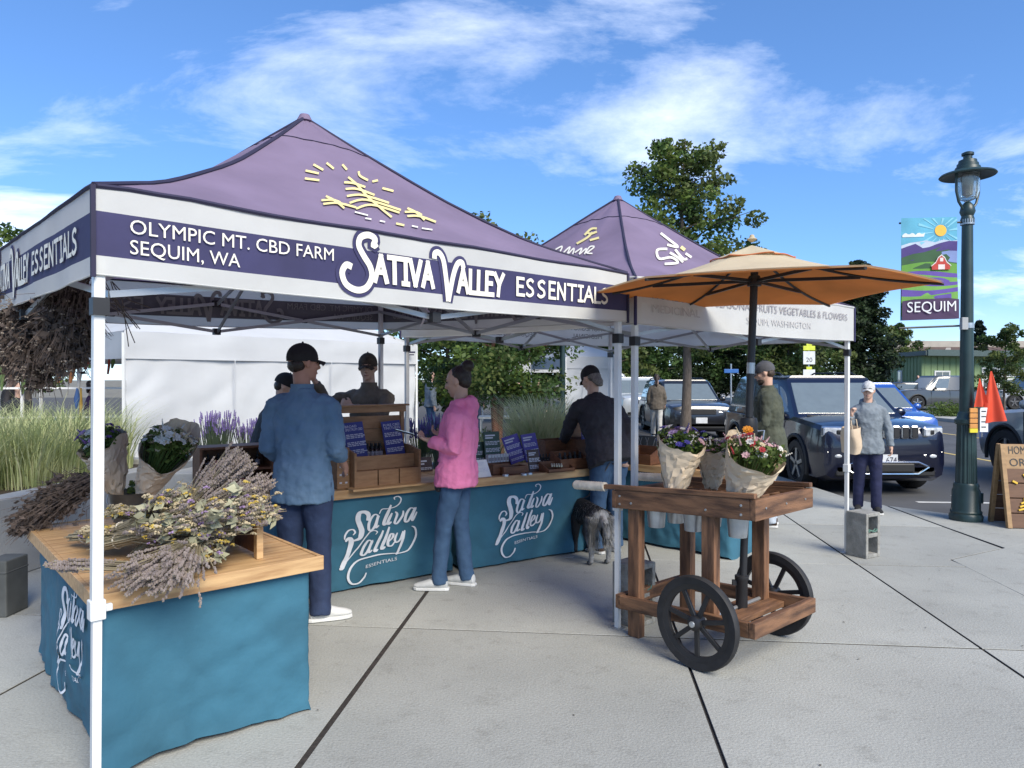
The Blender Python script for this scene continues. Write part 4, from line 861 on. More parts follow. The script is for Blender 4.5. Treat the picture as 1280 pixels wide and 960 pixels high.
person('long haired woman in purple browsing the craft stall', (-6.85, 11.6), 60, 1.55, dict(fem=True, top=fab('plum_top', (.09, .03, .10)), trousers=M_jeans, shoes=M_shoek, hairmat=M_hairbr, hair='long'), .022)
person('person in dark clothes standing by the far pickup trucks', (22.8, 40.0), 200, 1.75, dict(top=M_char, trousers=M_char, shoes=M_shoek, hairmat=M_hairbr), .035)
# --- dog
def dog():
    r = thing('dog', 'black and grey shaggy dog on a lead sniffing by the counter', 'dog', (.70, 6.30, 0), R(14))
    b = MB()
    b.loft([ell((x, y, z), rx, rz, (1, 0, 0), (0, -.1, 1), 16, 2) for y, x, z, rx, rz in ((-.27, 0, .405, .05, .05), (-.23, 0, .40, .088, .085), (-.12, 0, .40, .092, .09), (0, 0, .395, .085, .085), (.14, 0, .385, .095, .115), (.26, -.01, .39, .088, .115), (.32, -.02, .40, .06, .08))])
    b.tube([(-.01, .28, .42), (-.05, .37, .37), (-.10, .42, .27)], [.075, .062, .055], 12)
    hd = V((-.13, .44, .215)); b.ball(hd, (.058, .07, .062), 14, 10); b.tube([hd+V((-.01, .02, -.01)), hd+V((-.05, .055, -.065)), hd+V((-.075, .07, -.115))], [.05, .035, .024], 12)
    for x in (-1, 1):
        b.tube([(.05*x, -.18, .40), (.082*x, -.14, .27), (.078*x, -.235, .155), (.078*x, -.215, .03), (.08*x, -.185, .018), (.08*x, -.15, .014)], [.075, .054, .028, .021, .024, .017], 10)
        b.tube([(.06*x, .22, .36), (.075*x, .20, .22), (.07*x, .215, .12), (.07*x, .215, .03), (.07*x, .25, .014)], [.06, .04, .024, .021, .018], 10)
        b.tube([hd+V((.035*x, -.01, .045)), hd+V((.055*x, -.015, .085)), hd+V((.06*x, .0, .11))], [.026, .018, .004], 8, flat=.6)
    b.tube([(0, -.26, .42), (.0, -.33, .39), (.01, -.36, .29), (.0, -.345, .20)], [.03, .032, .030, .012], 10)
    m = mat('dog_coat', (.018, .017, .018), .7, .3, 5, .8, 60); nt = m.node_tree; N = nt.nodes; L = nt.links
    tcn = N.new('ShaderNodeTexCoord'); spx = N.new('ShaderNodeSeparateXYZ'); L.new(tcn.outputs['Object'], spx.inputs[0]); mr = N.new('ShaderNodeMapRange'); mr.inputs['From Min'].default_value = -.17; mr.inputs['From Max'].default_value = -.235; L.new(spx.outputs['Y'], mr.inputs['Value'])
    nz_ = N.new('ShaderNodeTexNoise'); nz_.inputs['Scale'].default_value = 26; L.new(tcn.outputs['Object'], nz_.inputs['Vector']); ml = N.new('ShaderNodeMath'); ml.operation = 'MULTIPLY'; L.new(mr.outputs[0], ml.inputs[0]); L.new(nz_.outputs['Fac'], ml.inputs[1])
    mxx = N.new('ShaderNodeMix'); mxx.data_type = 'RGBA'; pb_ = N['Principled BSDF']; L.new(pb_.inputs['Base Color'].links[0].from_socket, mxx.inputs['A']); mxx.inputs['B'].default_value = (.55, .54, .52, 1); L.new(ml.outputs[0], mxx.inputs['Factor']); L.new(mxx.outputs['Result'], pb_.inputs['Base Color'])   # the coat is grey over the haunches
    remesh(b.build('body', m, r), .009, 3, .008, .03)
    M_furg = mat('grey_dog_fur', (.50, .49, .47), .7, .3, 9); M_furb = mat('black_dog_fur', (.02, .019, .02), .7, .3, 9)
    f1, f2 = MB(), MB()
    for k in range(5200):
        t = random.random()
        if t < .46: x = random.choice((-1, 1)); p = V((x*random.uniform(.015, .115), random.uniform(-.285, -.215), random.uniform(.17, .43))); d = V((x*.25, -.45, -1)); ff = f1
        elif t < .56: p = V((random.uniform(-.025, .025), random.uniform(-.38, -.33), random.uniform(.22, .40))); d = V((random.uniform(-.3, .3), -.25, -1)); ff = f1 if random.random() < .6 else f2
        else:
            a = random.uniform(-.4, 3.5); y = random.uniform(-.26, .30); p = V((math.cos(a)*.09, y, .395+math.sin(a)*.095)); d = V((math.cos(a)*.5, -.9, math.sin(a)*.25-.35)); ff = f2 if (random.random() < .82) else f1
        d = (d+V((random.uniform(-.2, .2), random.uniform(-.2, .2), random.uniform(-.2, .2)))).normalized(); l = random.uniform(.03, .06); q = d.orthogonal().normalized()*.0022
        ff.add([p-q, p+q, p+d*l+V((0, 0, -.006))], [(0, 1, 2)])
    for f, mm, nm in ((f1, M_furg, 'grey_fur'), (f2, M_furb, 'black_fur')): f.build(nm, mm, r, fix=False)['kind'] = 'stuff'
    MB().lathe([(.066, -.012), (.07, -.012), (.07, .012), (.066, .012), (.066, -.012)], 18, (-.035, .345, .385)).build('collar', M_blackp, r)
    return r
dog()
ld = MB(); ld.tube([(.62, 6.62, .47), (.70, 6.52, .52), (.80, 6.42, .70), (.885, 6.36, .86)], .006, 6); tag(ld.build('dog_lead', mat('grey_webbing', (.10, .10, .11), .8)), 'grey lead running from the dog up to the man\'s hand', 'lead')
# ------------------------------------------------------------------ vehicles
M_tyre = mat('tyre', (.018, .018, .019), .75, .2, 12); M_glass = glassmat('car_glass', (.14, .17, .18), .06); M_chrome = mat('chrome', (.62, .63, .65), .15, .1, metal=.95); M_lens = mat('headlamp_lens', (.62, .65, .68), .08, .25, 14, coat=.8); M_trim = mat('black_trim', (.014, .014, .015), .55); M_redl = mat('tail_lamp', (.25, .012, .012), .2); M_plate = mat('number_plate', (.62, .64, .66), .5); M_silverw = mat('alloy_wheel', (.36, .37, .38), .35, .15, metal=.8)
def paint(name, c): return mat(name, c, .28, .04, 3, coat=.9, metal=.15)
def car(label, loc, rz, sp, cat='car', name='parked_car', group='cars along the street'):
    """local axes: x across, y forward, z up; loc = middle of the car on the road"""
    r = thing(name, label, cat, loc, rz, group); L, Wd, H = sp['L'], sp['W'], sp['H']; hb = sp.get('belt', .60)*H; hw = Wd/2; g = sp.get('clear', .2); hood = sp.get('hood', .60)*H; P = sp['paint']
    yf, yr = L/2, -L/2; wr = sp.get('wr', .35); fa, ra = yf-sp.get('fo', .88), yr+sp.get('ro', .95)
    wb = sp.get('wbase', yf-1.25); wt = sp.get('wtop', wb-.75); rt = sp.get('rtop', yr+.35); rb = sp.get('rbase', yr+.10); deck = sp.get('deck', hb)
    # lower body: sections along y
    st = [(yf, .80, g+.16, hood-.20), (yf-.05, .90, g+.06, hood-.10), (yf-.22, .965, g, hood-.045), (yf-.6, .99, g, hood-.01), (wb+.05, 1.0, g, hood+.03), (wb-.2, 1.0, g, hb), ((wb+rb)/2, 1.0, g, hb), (rb+.2, 1.0, g, deck), (yr+.22, .97, g, deck-.01), (yr+.05, .93, g+.08, deck-.05), (yr, .86, g+.16, deck-.14)]
    def sect(y, k, z0, z1):
        w = hw*k; zm = z0+(z1-z0)*.62
        half = [(w*.86, z0), (w*.965, z0+.05), (w, z0+(zm-z0)*.5), (w*.995, zm), (w*.965, z1-.07), (w*.90, z1-.015), (w*.6, z1+.012), (w*.2, z1+.02)]
        return [V((x, y, z)) for x, z in half]+[V((-x, y, z)) for x, z in reversed(half)]
    b = MB(); b.loft([sect(*q) for q in st]); body = b.build('body', P, r, smooth=True)
    cut = MB()
    for y in (fa, ra):
        for x in (-1, 1): cut.lathe([(0, 0), (wr*1.17, 0), (wr*1.17, .34), (0, .34)], 28, (x*(hw+.05) if x < 0 else hw-.29, y, wr), 'x')
    if 1:
        c = cut.build('cutter', M_trim); bo = body.modifiers.new('b', 'BOOLEAN'); bo.object = c; bo.operation = 'DIFFERENCE'; bo.solver = 'EXACT'
        for p_ in c.data.vertices: pass
        CUTS.append((body, c))
    # greenhouse
    tw = sp.get('taper', .80); zr = H; bw = hw*.955; rw = hw*tw
    def gh(y0, y1, w0, w1, z0, z1): return None
    base = [(bw*.93, wb), (bw, wb-.35), (bw, (wb+rb)/2), (bw*.98, rb+.25), (bw*.90, rb)]
    roof = [(rw*.90, wt), (rw, wt-.18), (rw*1.01, (wt+rt)/2), (rw*.98, rt+.22), (rw*.88, rt)]
    def ringat(t, dz=0.0):
        pts = [(lerp(a[0], c[0], t), lerp(a[1], c[1], t)) for a, c in zip(base, roof)]; zb = [hood+.02, hb-.0, hb, deck if deck < hb-.05 else hb, deck-.01]
        q = [V((x, y, lerp(z, zr-.05+(.0 if 0 < i < 4 else -.02), t))) for i, ((x, y), z) in enumerate(zip(pts, zb))]
        return q+[V((-p.x, p.y, p.z)) for p in reversed(q)]
    top = [V((p.x*.86, p.y*.99-(.02 if p.y > 0 else -.02), zr-(.0 if 0 < i % 9 < 9 else 0))) for i, p in enumerate(ringat(1))]
    cb_ = MB(); cb_.loft([ringat(-.06), ringat(.5), ringat(.93), ringat(1), top]); cb_.build('cabin', sp.get('roofpaint', P), r, smooth=True)
    def pane(name, a0, a1, b0, b1, t0=.10, t1=.90, u0=.06, u1=.94, off=.006):
        A0, A1 = lerp(V(a0), V(b0), t0), lerp(V(a1), V(b1), t0); B0, B1 = lerp(V(a0), V(b0), t1), lerp(V(a1), V(b1), t1)
        q = [lerp(A0, A1, u0), lerp(A0, A1, u1), lerp(B0, B1, u1), lerp(B0, B1, u0)]; n = (q[1]-q[0]).cross(q[3]-q[0]).normalized(); c = sum(q, V())/4
        if n.dot(c-V((0, c.y*.5, hb))) < 0: n = -n
        MB().prism([p-n*.01 for p in q], n*(.01+off)).build(name, M_glass, r, bevel=.012)
    rg0, rg1 = ringat(0), ringat(.95)
    pane('windscreen', rg0[9], rg0[0], rg1[9], rg1[0], .07, .95, .04, .96, .009)
    pane('rear_window', rg0[5], rg0[4], rg1[5], rg1[4], .12, .9)
    for sgn in (0, 1):
        ix = (lambda i: i) if not sgn else (lambda i: 9-i)
        for i, (u0, u1) in ((1, (.02, .96)), (2, (.04, .97)), (3, (.1, .86))) if not sp.get('pickup') else ((1, (.02, .9)),):
            pane('side_window', rg0[ix(i)], rg0[ix(i+1)], rg1[ix(i)], rg1[ix(i+1)], .10, .9, u0, u1)
        pane('quarter_window', rg0[ix(0)], rg0[ix(1)], rg1[ix(0)], rg1[ix(1)], .10, .82, .35, .93)
    for x in (-1, 1):
        for y in (fa, ra):
            c = V((x*(hw-.13), y, wr)); w = MB(); w.lathe([(wr*.66, -.115), (wr*.93, -.12), (wr, -.08), (wr, .08), (wr*.93, .12), (wr*.66, .115), (wr*.66, -.115)], 32, c, 'x'); o = w.build('wheel', M_tyre, r, smooth=True)
            q = MB(); q.lathe([(0, .06*x), (wr*.66, .04*x), (wr*.66, .10*x), (wr*.60, .105*x), (wr*.58, .075*x), (0, .085*x)], 28, c, 'x'); q.build('rim', mat('dark_rim', (.05, .05, .055), .4, metal=.6), o, smooth=True)
            for k in range(5):
                a = k*2*math.pi/5+.3; d = V((0, math.cos(a), math.sin(a))); MB().bar(c+V((.095*x, 0, 0))+d*.03, c+V((.095*x, 0, 0))+d*wr*.63, .055, .02, up=(1, 0, 0)).build('spoke', M_silverw, o)
            ar = MB(); pts = [(wr*1.17*math.cos(a), wr*1.17*math.sin(a)) for a in [math.pi*(-.08+1.16*k/16) for k in range(17)]]
            ar.tube([(x*(hw*.985), y+py, wr+pz) for py, pz in pts], .032, 6); ar.build('wheel_arch', M_trim if sp.get('cladding', 1) else P, r, smooth=True)
        mr = MB(); my = wb-.42; mr.ball((x*(hw+.085), my, hb+.06), (.10, .06, .075), 12, 8); mr.tube([(x*(hw-.06), my, hb-.0), (x*(hw+.04), my, hb+.03)], .025, 6); mr.build('wing_mirror', sp.get('mirror', P), r, smooth=True)
        if sp.get('lamps', 1):
            hl = MB(); hz_ = sp.get('lampz', hood-.20); hx = sp.get('lampx', hw*.68); hl.grid(lambda u, v: V((x*(hx-.17+.36*u), yf+.012-.10*u*u-.035*v, hz_-.06+.13*v*(1-.2*u))), 6, 3); hl.build('headlight', M_lens, r, smooth=True, fix=False)
        MB().box((x*hw*.72, yr+.03, deck-.22), (.24, .06, .16)).build('tail_lamp', M_redl, r, bevel=.01)
        if sp.get('cladding', 1): MB().box((x*(hw-.015), (fa+ra)/2, g+.05), (.04, fa-ra-wr*2.3, .11)).build('sill', M_trim, r, bevel=.01)
        MB().box((x*(hw+.001), wb-.95, hb-.10), (.02, .2, .025)).build('door_handle', sp.get('mirror', P), r, bevel=.004)
        for yy in (wb-.25, wb-1.25, wb-2.2):
            if yy > ra+.1: MB().box((x*(hw-.006), yy, (g+hb)/2+.03), (.014, .008, hb-g-.2)).build('door_gap', M_trim, r)
    if sp.get('grille', 1): MB().box((0, yf-.015, hood-.24), (Wd*.42, .07, .15)).build('grille', M_trim, r, bevel=.01)
    lb = MB(); lb.box((0, yf-.06, g+.17), (Wd*.74, .12, .15)); lb.build('lower_grille', M_trim, r, bevel=.02)
    pl = MB().box((0, yf+.012, g+.33), (.32, .02, .16)).build('number_plate', M_plate, r)
    if sp.get('rails'):
        for x in (-1, 1): MB().tube([(x*rw*.83, wt-.3, zr-.01), (x*rw*.83, wt-.5, zr+.045), (x*rw*.83, rt+.4, zr+.045), (x*rw*.83, rt+.2, zr-.01)], .016, 8).build('roof_rail', M_trim, r)
    if sp.get('pickup'):
        bd = MB(); y0, y1 = yr+.08, rb-.05; bd.box((0, (y0+y1)/2, deck+.011), (Wd*.82, y1-y0, .02)); bd.build('bed_cover', M_trim, r)
    return r
CUTS = []
SUV = dict(L=4.75, W=1.93, H=1.75, belt=.62, hood=.605, wbase=1.25, wtop=.50, rtop=-1.95, rbase=-2.28, wr=.38, rails=True)
ROADZ = -.10
jeep = car('dark navy SUV with slotted chrome grille parked facing the canopies', (5.36, 12.6, ROADZ), R(180), dict(SUV, L=4.8, paint=paint('midnight_blue_paint', (.004, .006, .022)), grille=0, lamps=0, hood=.615), 'SUV', 'parked_suv')
def jeepface():
    yf = 2.4; r = jeep; z = .93
    for k in range(7):
        x = (k-3)*.132; MB().box((x, yf+.012, z), (.116, .05, .19)).build('grille_surround', M_chrome, r, bevel=.02); MB().box((x, yf+.034, z), (.082, .02, .155)).build('grille_slot', M_trim, r, bevel=.012)
    for x in (-1, 1):
        rr = Matrix.Rotation(R(-20*x), 3, 'Z'); MB().box((x*.70, yf-.062, z), (.38, .06, .165), rr).build('lamp_housing', M_chrome, r, bevel=.03); MB().box((x*.70, yf-.040, z), (.34, .05, .125), rr).build('headlight', M_lens, r, bevel=.025); MB().box((x*.66, yf-.018, z-.005), (.09, .05, .075), rr).build('lamp_bezel', M_trim, r, bevel=.02)
        f = MB(); f.tube([(x*q, yf-.01-abs(q-.55)*.10, zz) for q, zz in ((.55, .60), (.82, .64), (.80, .56), (.62, .53), (.55, .60))], .014, 6); f.build('fog_lamp_trim', M_chrome, r, smooth=True); MB().ball((x*.68, yf-.02, .585), (.075, .03, .035), 12, 8).build('fog_lamp', M_lens, r, smooth=2)
    t = MB(); t.tube([(-.62, yf-.0, .43), (-.45, yf+.03, .50), (.45, yf+.03, .50), (.62, yf, .43), (.45, yf+.03, .335), (-.45, yf+.03, .335), (-.62, yf, .43)], .014, 6); t.build('lower_grille_trim', M_chrome, r, smooth=True)
    MB().box((0, yf+.02, .42), (.8, .04, .13)).build('lower_grille', M_trim, r, bevel=.02)
    m = MB(); text_to(m, '674', .12, -.01, .49, lambda x, y, o: V((-x, yf+.026+o, y)), .0, width=.15); m.v = [p+V((.285-.0, 0, 0)) if 0 else p for p in m.v]; m.build('plate_lettering', M_navyedge, r, fix=False)
    MB().tube([(-.65, 1.33, 1.10), (.1, 1.30, 1.115)], .008, 6).build('wiper', M_trim, r); MB().tube([(.05, 1.36, 1.10), (.68, 1.31, 1.115)], .008, 6).build('wiper', M_trim, r)
jeepface()
car('bright blue hatchback passing beside the dark navy SUV', (8.45, 17.4, ROADZ), R(176), dict(SUV, L=4.4, W=1.82, H=1.60, paint=paint('bright_blue_paint', (.02, .085, .36)), wr=.34, rails=False), 'car', 'passing_car')
car('black SUV parked behind the street tree trunk', (5.28, 22.2, ROADZ), R(180), dict(SUV, H=1.66, paint=paint('black_paint', (.012, .013, .016))), 'SUV', 'parked_suv')
car('silver SUV parked beside the woman in white trousers', (5.05, 29.2, ROADZ), R(180), dict(SUV, paint=paint('silver_paint', (.42, .45, .47))), 'SUV', 'parked_suv')
car('white van parked farthest down the kerb', (4.95, 36.5, ROADZ), R(180), dict(SUV, H=1.95, paint=paint('white_paint', (.66, .67, .68))), 'van', 'parked_van')
car('pale grey boxy SUV on the road behind the sandwich board', (9.30, 10.6, ROADZ), R(-2), dict(SUV, H=1.85, W=1.95, belt=.66, hood=.63, taper=.90, wtop=.95, wr=.42, rtop=-2.2, rbase=-2.3, clear=.30, paint=paint('pale_grey_paint', (.24, .27, .28)), roofpaint=paint('black_roof_paint', (.02, .02, .022))), 'SUV', 'passing_suv')
PK = dict(L=5.6, W=1.98, H=1.85, belt=.60, hood=.60, wbase=1.45, wtop=.85, rtop=-.75, rbase=-1.0, deck=1.08, wr=.39, pickup=True)
car('dark grey pickup truck in the lot before the green building', (23.6, 39.0, -.1), R(90), dict(PK, paint=paint('dark_grey_paint', (.06, .065, .07))), 'pickup', 'parked_pickup', 'vehicles by the green building')
car('silver pickup truck in the lot before the green building', (29.5, 40.0, -.1), R(-92), dict(PK, paint=paint('silver_paint2', (.38, .38, .39))), 'pickup', 'parked_pickup', 'vehicles by the green building')
car('black hatchback in the lot left of the dark grey pickup', (20.9, 40.5, -.1), R(75), dict(SUV, H=1.5, L=4.3, paint=paint('black_paint', (.012, .013, .016)), rails=False), 'car', 'parked_car', 'vehicles by the green building')
car('maroon car in the lot under the small tree', (30.5, 36.0, -.1), R(92), dict(SUV, H=1.5, L=4.5, rails=False, paint=paint('maroon_paint', (.10, .012, .015))), 'car', 'parked_car', 'vehicles by the green building')
for b_, c_ in CUTS: c_.parent = b_.parent
bpy.context.view_layer.update(); dg = bpy.context.evaluated_depsgraph_get()
for b_, c_ in CUTS:
    me = bpy.data.meshes.new_from_object(b_.evaluated_get(dg)); b_.modifiers.clear(); b_.data = me; me.polygons.foreach_set('use_smooth', [True]*len(me.polygons)); me.set_sharp_from_angle(angle=R(30))
for _, c_ in CUTS: bpy.data.objects.remove(c_)

# ------------------------------------------------------------------ trees
M_bark = mat('grey_bark', (.13, .105, .085), .9, .25, 8, .7, 30, stretch=(6, 6, 1)); M_barkr = mat('red_bark', (.14, .06, .035), .85, .25, 8, .6, 30, stretch=(6, 6, 1))
LF = [leafmat('leaf_green', (.070, .125, .030), (.032, .065, .017)), leafmat('leaf_olive', (.125, .155, .042), (.062, .085, .024)), leafmat('leaf_bright', (.14, .20, .042), (.065, .105, .022)), leafmat('leaf_dark', (.045, .072, .025), (.02, .036, .014)), leafmat('needle', (.016, .030, .016), (.007, .014, .008))]
def leaves(mb, c, n, rad, size, flat=1.0):
    c = V(c)
    for _ in range(n):
        while 1:
            p = V((random.uniform(-1, 1), random.uniform(-1, 1), random.uniform(-1, 1)))
            if p.length < 1: break
        p = c+V((p.x*rad, p.y*rad, p.z*rad*flat)); d = V((random.gauss(0, 1), random.gauss(0, 1), random.gauss(0, .7)-.2)).normalized(); q = d.orthogonal().normalized(); q = Matrix.Rotation(random.uniform(0, 6.28), 3, d) @ q; s = size*random.uniform(.6, 1.3)
        mb.add([p-d*s*.5, p+q*s*.3, p+d*s*.5, p-q*s*.3], [(0, 1, 2, 3)])
def tree(label, base, h, trunk_h, cr, n_limb=26, clumps=4, per=55, leaf=.1, tr=.1, bark=M_bark, ms=(0, 1), shape='oval', stems=1, group='street trees', cat='tree', seed=1, lift=.25):
    random.seed(seed); r = thing('leafy_tree', label, cat, base, group=group); tk = MB(); cw = [MB() for _ in ms]
    for sN in range(stems):
        a0 = sN*2*math.pi/stems; lean = V((math.cos(a0), math.sin(a0), 0))*(.0 if stems == 1 else .28*trunk_h); pts = [V((0, 0, -.05))+lean*.15]
        for k in range(1, 9): t = k/8; pts.append(lean*t+V((noise.noise(V((seed, t*2, 0)))*.12*h*.15, noise.noise(V((seed, 5, t*2)))*.12*h*.15, h*.93*t)))
        tk.tube(pts, [tr*(1-.9*k/8)*(1.25 if k == 0 else 1) for k in range(9)], 10)
        for i in range(n_limb//stems):
            t = (trunk_h/h)+(.97-trunk_h/h)*((i+.5)/(n_limb//stems)); p = pts[min(8, int(t*8))].lerp(pts[min(8, int(t*8)+1)], t*8-int(t*8)); u = (t-trunk_h/h)/(1-trunk_h/h)
            prof = {'oval': math.sin(math.pi*min(1, .16+.80*u))**.7, 'cone': (1-u)**.85+.05, 'round': math.sin(math.pi*(.1+.85*u))**.5}[shape]
            a = i*2.4+random.uniform(-.5, .5); l = cr*prof*random.uniform(.62, 1.18); up_ = lift*l*(.5+u) if shape != 'cone' else -.22*l
            e = p+V((math.cos(a)*l, math.sin(a)*l, up_)); mid = (p+e)/2+V((0, 0, .06*l)); tk.tube([p, mid, e], [tr*.30*(1-t*.6), tr*.2*(1-t*.6), .006], 5)
            for c in range(clumps):
                f = (c+1.2)/(clumps+.2); q = lerp(p, mid, f*2) if f < .5 else lerp(mid, e, f*2-1); q = q+V((random.gauss(0, .10*l), random.gauss(0, .10*l), random.gauss(0, .10*l)))
                rr = cr*(.16+.10*random.random())*(1.1-.3*u); leaves(random.choice(cw), q, int(per*1.7*random.uniform(.5, 1.3)), rr, leaf, .75)
    tk.build('trunk', bark, r, smooth=True, fix=False)
    for k, (c, m) in enumerate(zip(cw, ms)): c.build('crown', LF[m], r, fix=False)['kind'] = 'stuff'
    return r
tree('tall street tree with grey trunk behind the second canopy', at(856, 16.5), 7.6, 2.5, 1.6, 36, 5, 60, .115, .13, ms=(0, 2, 1), seed=11)
tree('small red barked tree with bright foliage behind the pink hooded woman', (-.28, 14.0, 0), 4.25, 1.15, 1.75, 34, 5, 75, .10, .085, M_barkr, (2, 0, 1), 'round', 3, seed=4)
tree('bright leafy tree beside the corner of the white tent', (-1.9, 21.0, 0), 4.6, .8, 2.3, 30, 5, 60, .16, .12, ms=(2, 0), shape='round', seed=9)
tree('dark round tree beyond the far white canopies', (1.0, 27.0, 0), 4.8, 1.0, 2.4, 26, 5, 55, .2, .13, ms=(0, 3), shape='round', seed=14)
tree('leafy tree beyond the craft stall', (-14.6, 21.5, 0), 6.2, 1.4, 2.0, 24, 4, 50, .16, .12, ms=(0, 2), seed=21)
tree('wide dark spruce left of the green building', at(1075, 40), 8.9, .4, 2.6, 60, 5, 60, .22, .16, ms=(4, 3), shape='cone', seed=31, group='conifers')
tree('slim dark conifer behind the brown roof', at(1224, 70), 8.0, 2.0, 1.6, 30, 3, 40, .3, .14, ms=(4,), shape='cone', seed=33, group='conifers')
tree('yellow green tree behind the speed limit sign', at(985, 38), 4.6, 1.0, 2.7, 26, 5, 55, .22, .13, ms=(1, 0), shape='round', seed=41)
tree('airy tree over the roof corner of the green building', at(1118, 58), 6.3, 1.6, 2.1, 22, 4, 45, .25, .13, ms=(1, 0), seed=43)
tree('small airy tree before the garage doors of the green building', at(1256, 30), 4.0, 1.0, 1.15, 22, 4, 42, .13, .06, ms=(1, 0), seed=45)
for i, (px, Y, hh, cr, ms) in enumerate([(800, 46, 4.6, 2.4, (1, 0)), (835, 52, 5.4, 2.8, (3, 0)), (880, 47, 4.8, 2.6, (0, 3)), (920, 50, 5.2, 3.0, (3, 4)), (955, 45, 4.6, 2.3, (3, 0)), (770, 40, 4.4, 2.0, (0, 1)), (735, 44, 5.0, 2.4, (0, 3)), (1010, 52, 5.0, 3.0, (0, 3))]):
    nm = ['olive tree at the left end of the far tree line', 'dark tall tree in the far tree line above the silver SUV', 'green tree in the far tree line above the black SUV', 'darkest tree in the far tree line behind the street name sign', 'low dark tree in the far tree line beside the olive jacketed man', 'green tree behind the second far white tent', 'tree behind the blue and white far tent', 'dark tree behind the speed limit sign'][i]
    tree(nm, at(px, Y), hh, .5, cr, 24, 4, 55, .26, .14, ms=ms, shape='round', seed=60+i, group='far tree line')
def bush(label, loc, rad, n, m, leaf=.06):
    random.seed(int(loc[0]*10)); r = thing('bush', label, 'bush', loc); mb = MB()
    for k in range(n): a = random.uniform(0, 6.28); q = rad*math.sqrt(random.random()); leaves(mb, (math.cos(a)*q, math.sin(a)*q*.6, rad*.35*random.random()+.05), 40, rad*.28, leaf)
    mb.build('foliage', LF[m], r, fix=False)['kind'] = 'stuff'
    for k in range(5): MB().tube([(0, 0, -.02), (math.cos(k)*rad*.4, math.sin(k)*rad*.3, rad*.45)], .012, 5).build('stem', M_bark, r)
    return r
bush('trimmed green bush at the far kerb before the pickups', at(1190, 30, -.05), 1.1, 90, 2, .09)
bush('low green shrub beside the white tent corner', (-2.3, 15.2, 0), .6, 60, 2)
bush('dark green hedge shrub beyond the lavender planter', (-1.2, 16.0, 0), .75, 70, 0)

# ------------------------------------------------------------------ buildings
M_gwall = mat('green_siding', (.19, .27, .13), .8, .06, 1.5); M_gtrim = mat('dark_green_fascia', (.06, .09, .085), .6); M_groof = mat('grey_metal_roof', (.20, .22, .23), .5); M_broof = mat('brown_shingle_roof', (.115, .075, .062), .9, .15, 3); M_bwall = mat('beige_parapet', (.40, .36, .31), .9, .1, 1); M_wframe = mat('white_window_frame', (.66, .66, .64), .6); M_pane = glassmat('window_pane', (.05, .06, .065))
gb = thing('green_building', 'low green building with flat metal roof and white framed windows', 'building', (at(1090, 52).x, 52, 0))
def gwall(a, b, h0=-.15, h1=3.2):
    a, b = V((*a, 0)), V((*b, 0)); d = (b-a).normalized(); n = V((d.y, -d.x, 0)); L_ = (b-a).length
    MB().prism([a+V((0, 0, h0)), b+V((0, 0, h0)), b-n*.2+V((0, 0, h0)), a-n*.2+V((0, 0, h0))], (0, 0, h1-h0)).build('wall', M_gwall, gb, world=True)
    for k in range(int(L_/.6)): MB().box(a+d*(.3+k*.6)+n*.012+V((0, 0, 1.5)), (.05, .05, 3.3), Matrix.Rotation(math.atan2(d.y, d.x), 3, 'Z')).build('batten', M_gwall, gb, world=True)
    return a, d, n
cA, cB, cC = (at(1091, 60).x, 60), (at(1152, 50).x, 50), (at(1300, 54).x, 54)
wl = gwall(cA, cB); wr_ = gwall(cB, cC)
def gwin(w, t, z0, z1, wd, bars=1):
    a, d, n = w; c = a+d*t; rz = Matrix.Rotation(math.atan2(d.y, d.x), 3, 'Z')
    f = MB().box(c+n*.03+V((0, 0, (z0+z1)/2)), (wd+.2, .08, z1-z0+.2), rz).build('window', M_wframe, gb, world=True)
    g = wd/(bars+1)
    for k in range(bars+1): MB().box(c+d*(-wd/2+g*(k+.5))+n*.08+V((0, 0, (z0+z1)/2)), (g-.08, .03, z1-z0), rz).build('pane', M_pane, f, world=True)
gwin(wl, 6.2, .9, 2.1, .55, 0); gwin(wr_, 1.9, .9, 2.05, 1.3, 1)
for t, z in ((6.6, 2.05), (8.3, 2.05), (10.0, 2.05), (6.6, 1.25), (8.3, 1.25), (10, 1.25)): gwin(wr_, t, z-.25, z+.25, 1.4, 0)
MB().prism([(cA[0]-.6, cA[1]+.5, 3.2), (cB[0]-.2, cB[1]-1.0, 3.2), (cC[0]+1, cC[1]-1.0, 3.2), (cC[0]+2, cC[1]+14, 3.2), (cA[0]+2, cA[1]+8, 3.2)], (0, 0, .32)).build('roof', M_groof, gb, world=True)
MB().bar((cB[0]-.2, cB[1]-1.05, 3.38), (cC[0]+1, cC[1]-1.05, 3.38), .1, .42).build('fascia', M_gtrim, gb, world=True); MB().bar((cA[0]-.65, cA[1]+.45, 3.36), (cB[0]-.25, cB[1]-1.02, 3.36), .1, .3).build('fascia', M_gtrim, gb, world=True)
bb = thing('brown_roofed_building', 'large building with brown shingle roof and beige parapet behind the green one', 'building', (at(1215, 85).x, 85, 0))
xl, xr = at(1142, 85).x, at(1400, 85).x
MB().prism([(xl, 85, 0), (xr, 85, 0), (xr, 105, 0), (xl, 105, 0)], (0, 0, 3.4)).build('wall', M_bwall, bb, world=True)
MB().add([(xl-1, 83, 3.3), (xr, 83, 3.3), (xr, 93, 5.7), (xl+3, 93, 5.7)], [(0, 1, 2, 3)]).build('roof', M_broof, bb, world=True)
MB().prism([(xl+.5, 93, 4.6), (xr, 93, 4.6), (xr, 93.5, 4.6), (xl+.5, 93.5, 4.6)], (0, 0, 1.9)).build('parapet', M_bwall, bb, world=True)
for px in (1195, 1222): c = at(px, 88); MB().bar((c.x-2, 87, 4.3), (c.x+1.2, 91.5, 5.4), .5, .3).build('roof_ridge', M_bwall, bb, world=True)
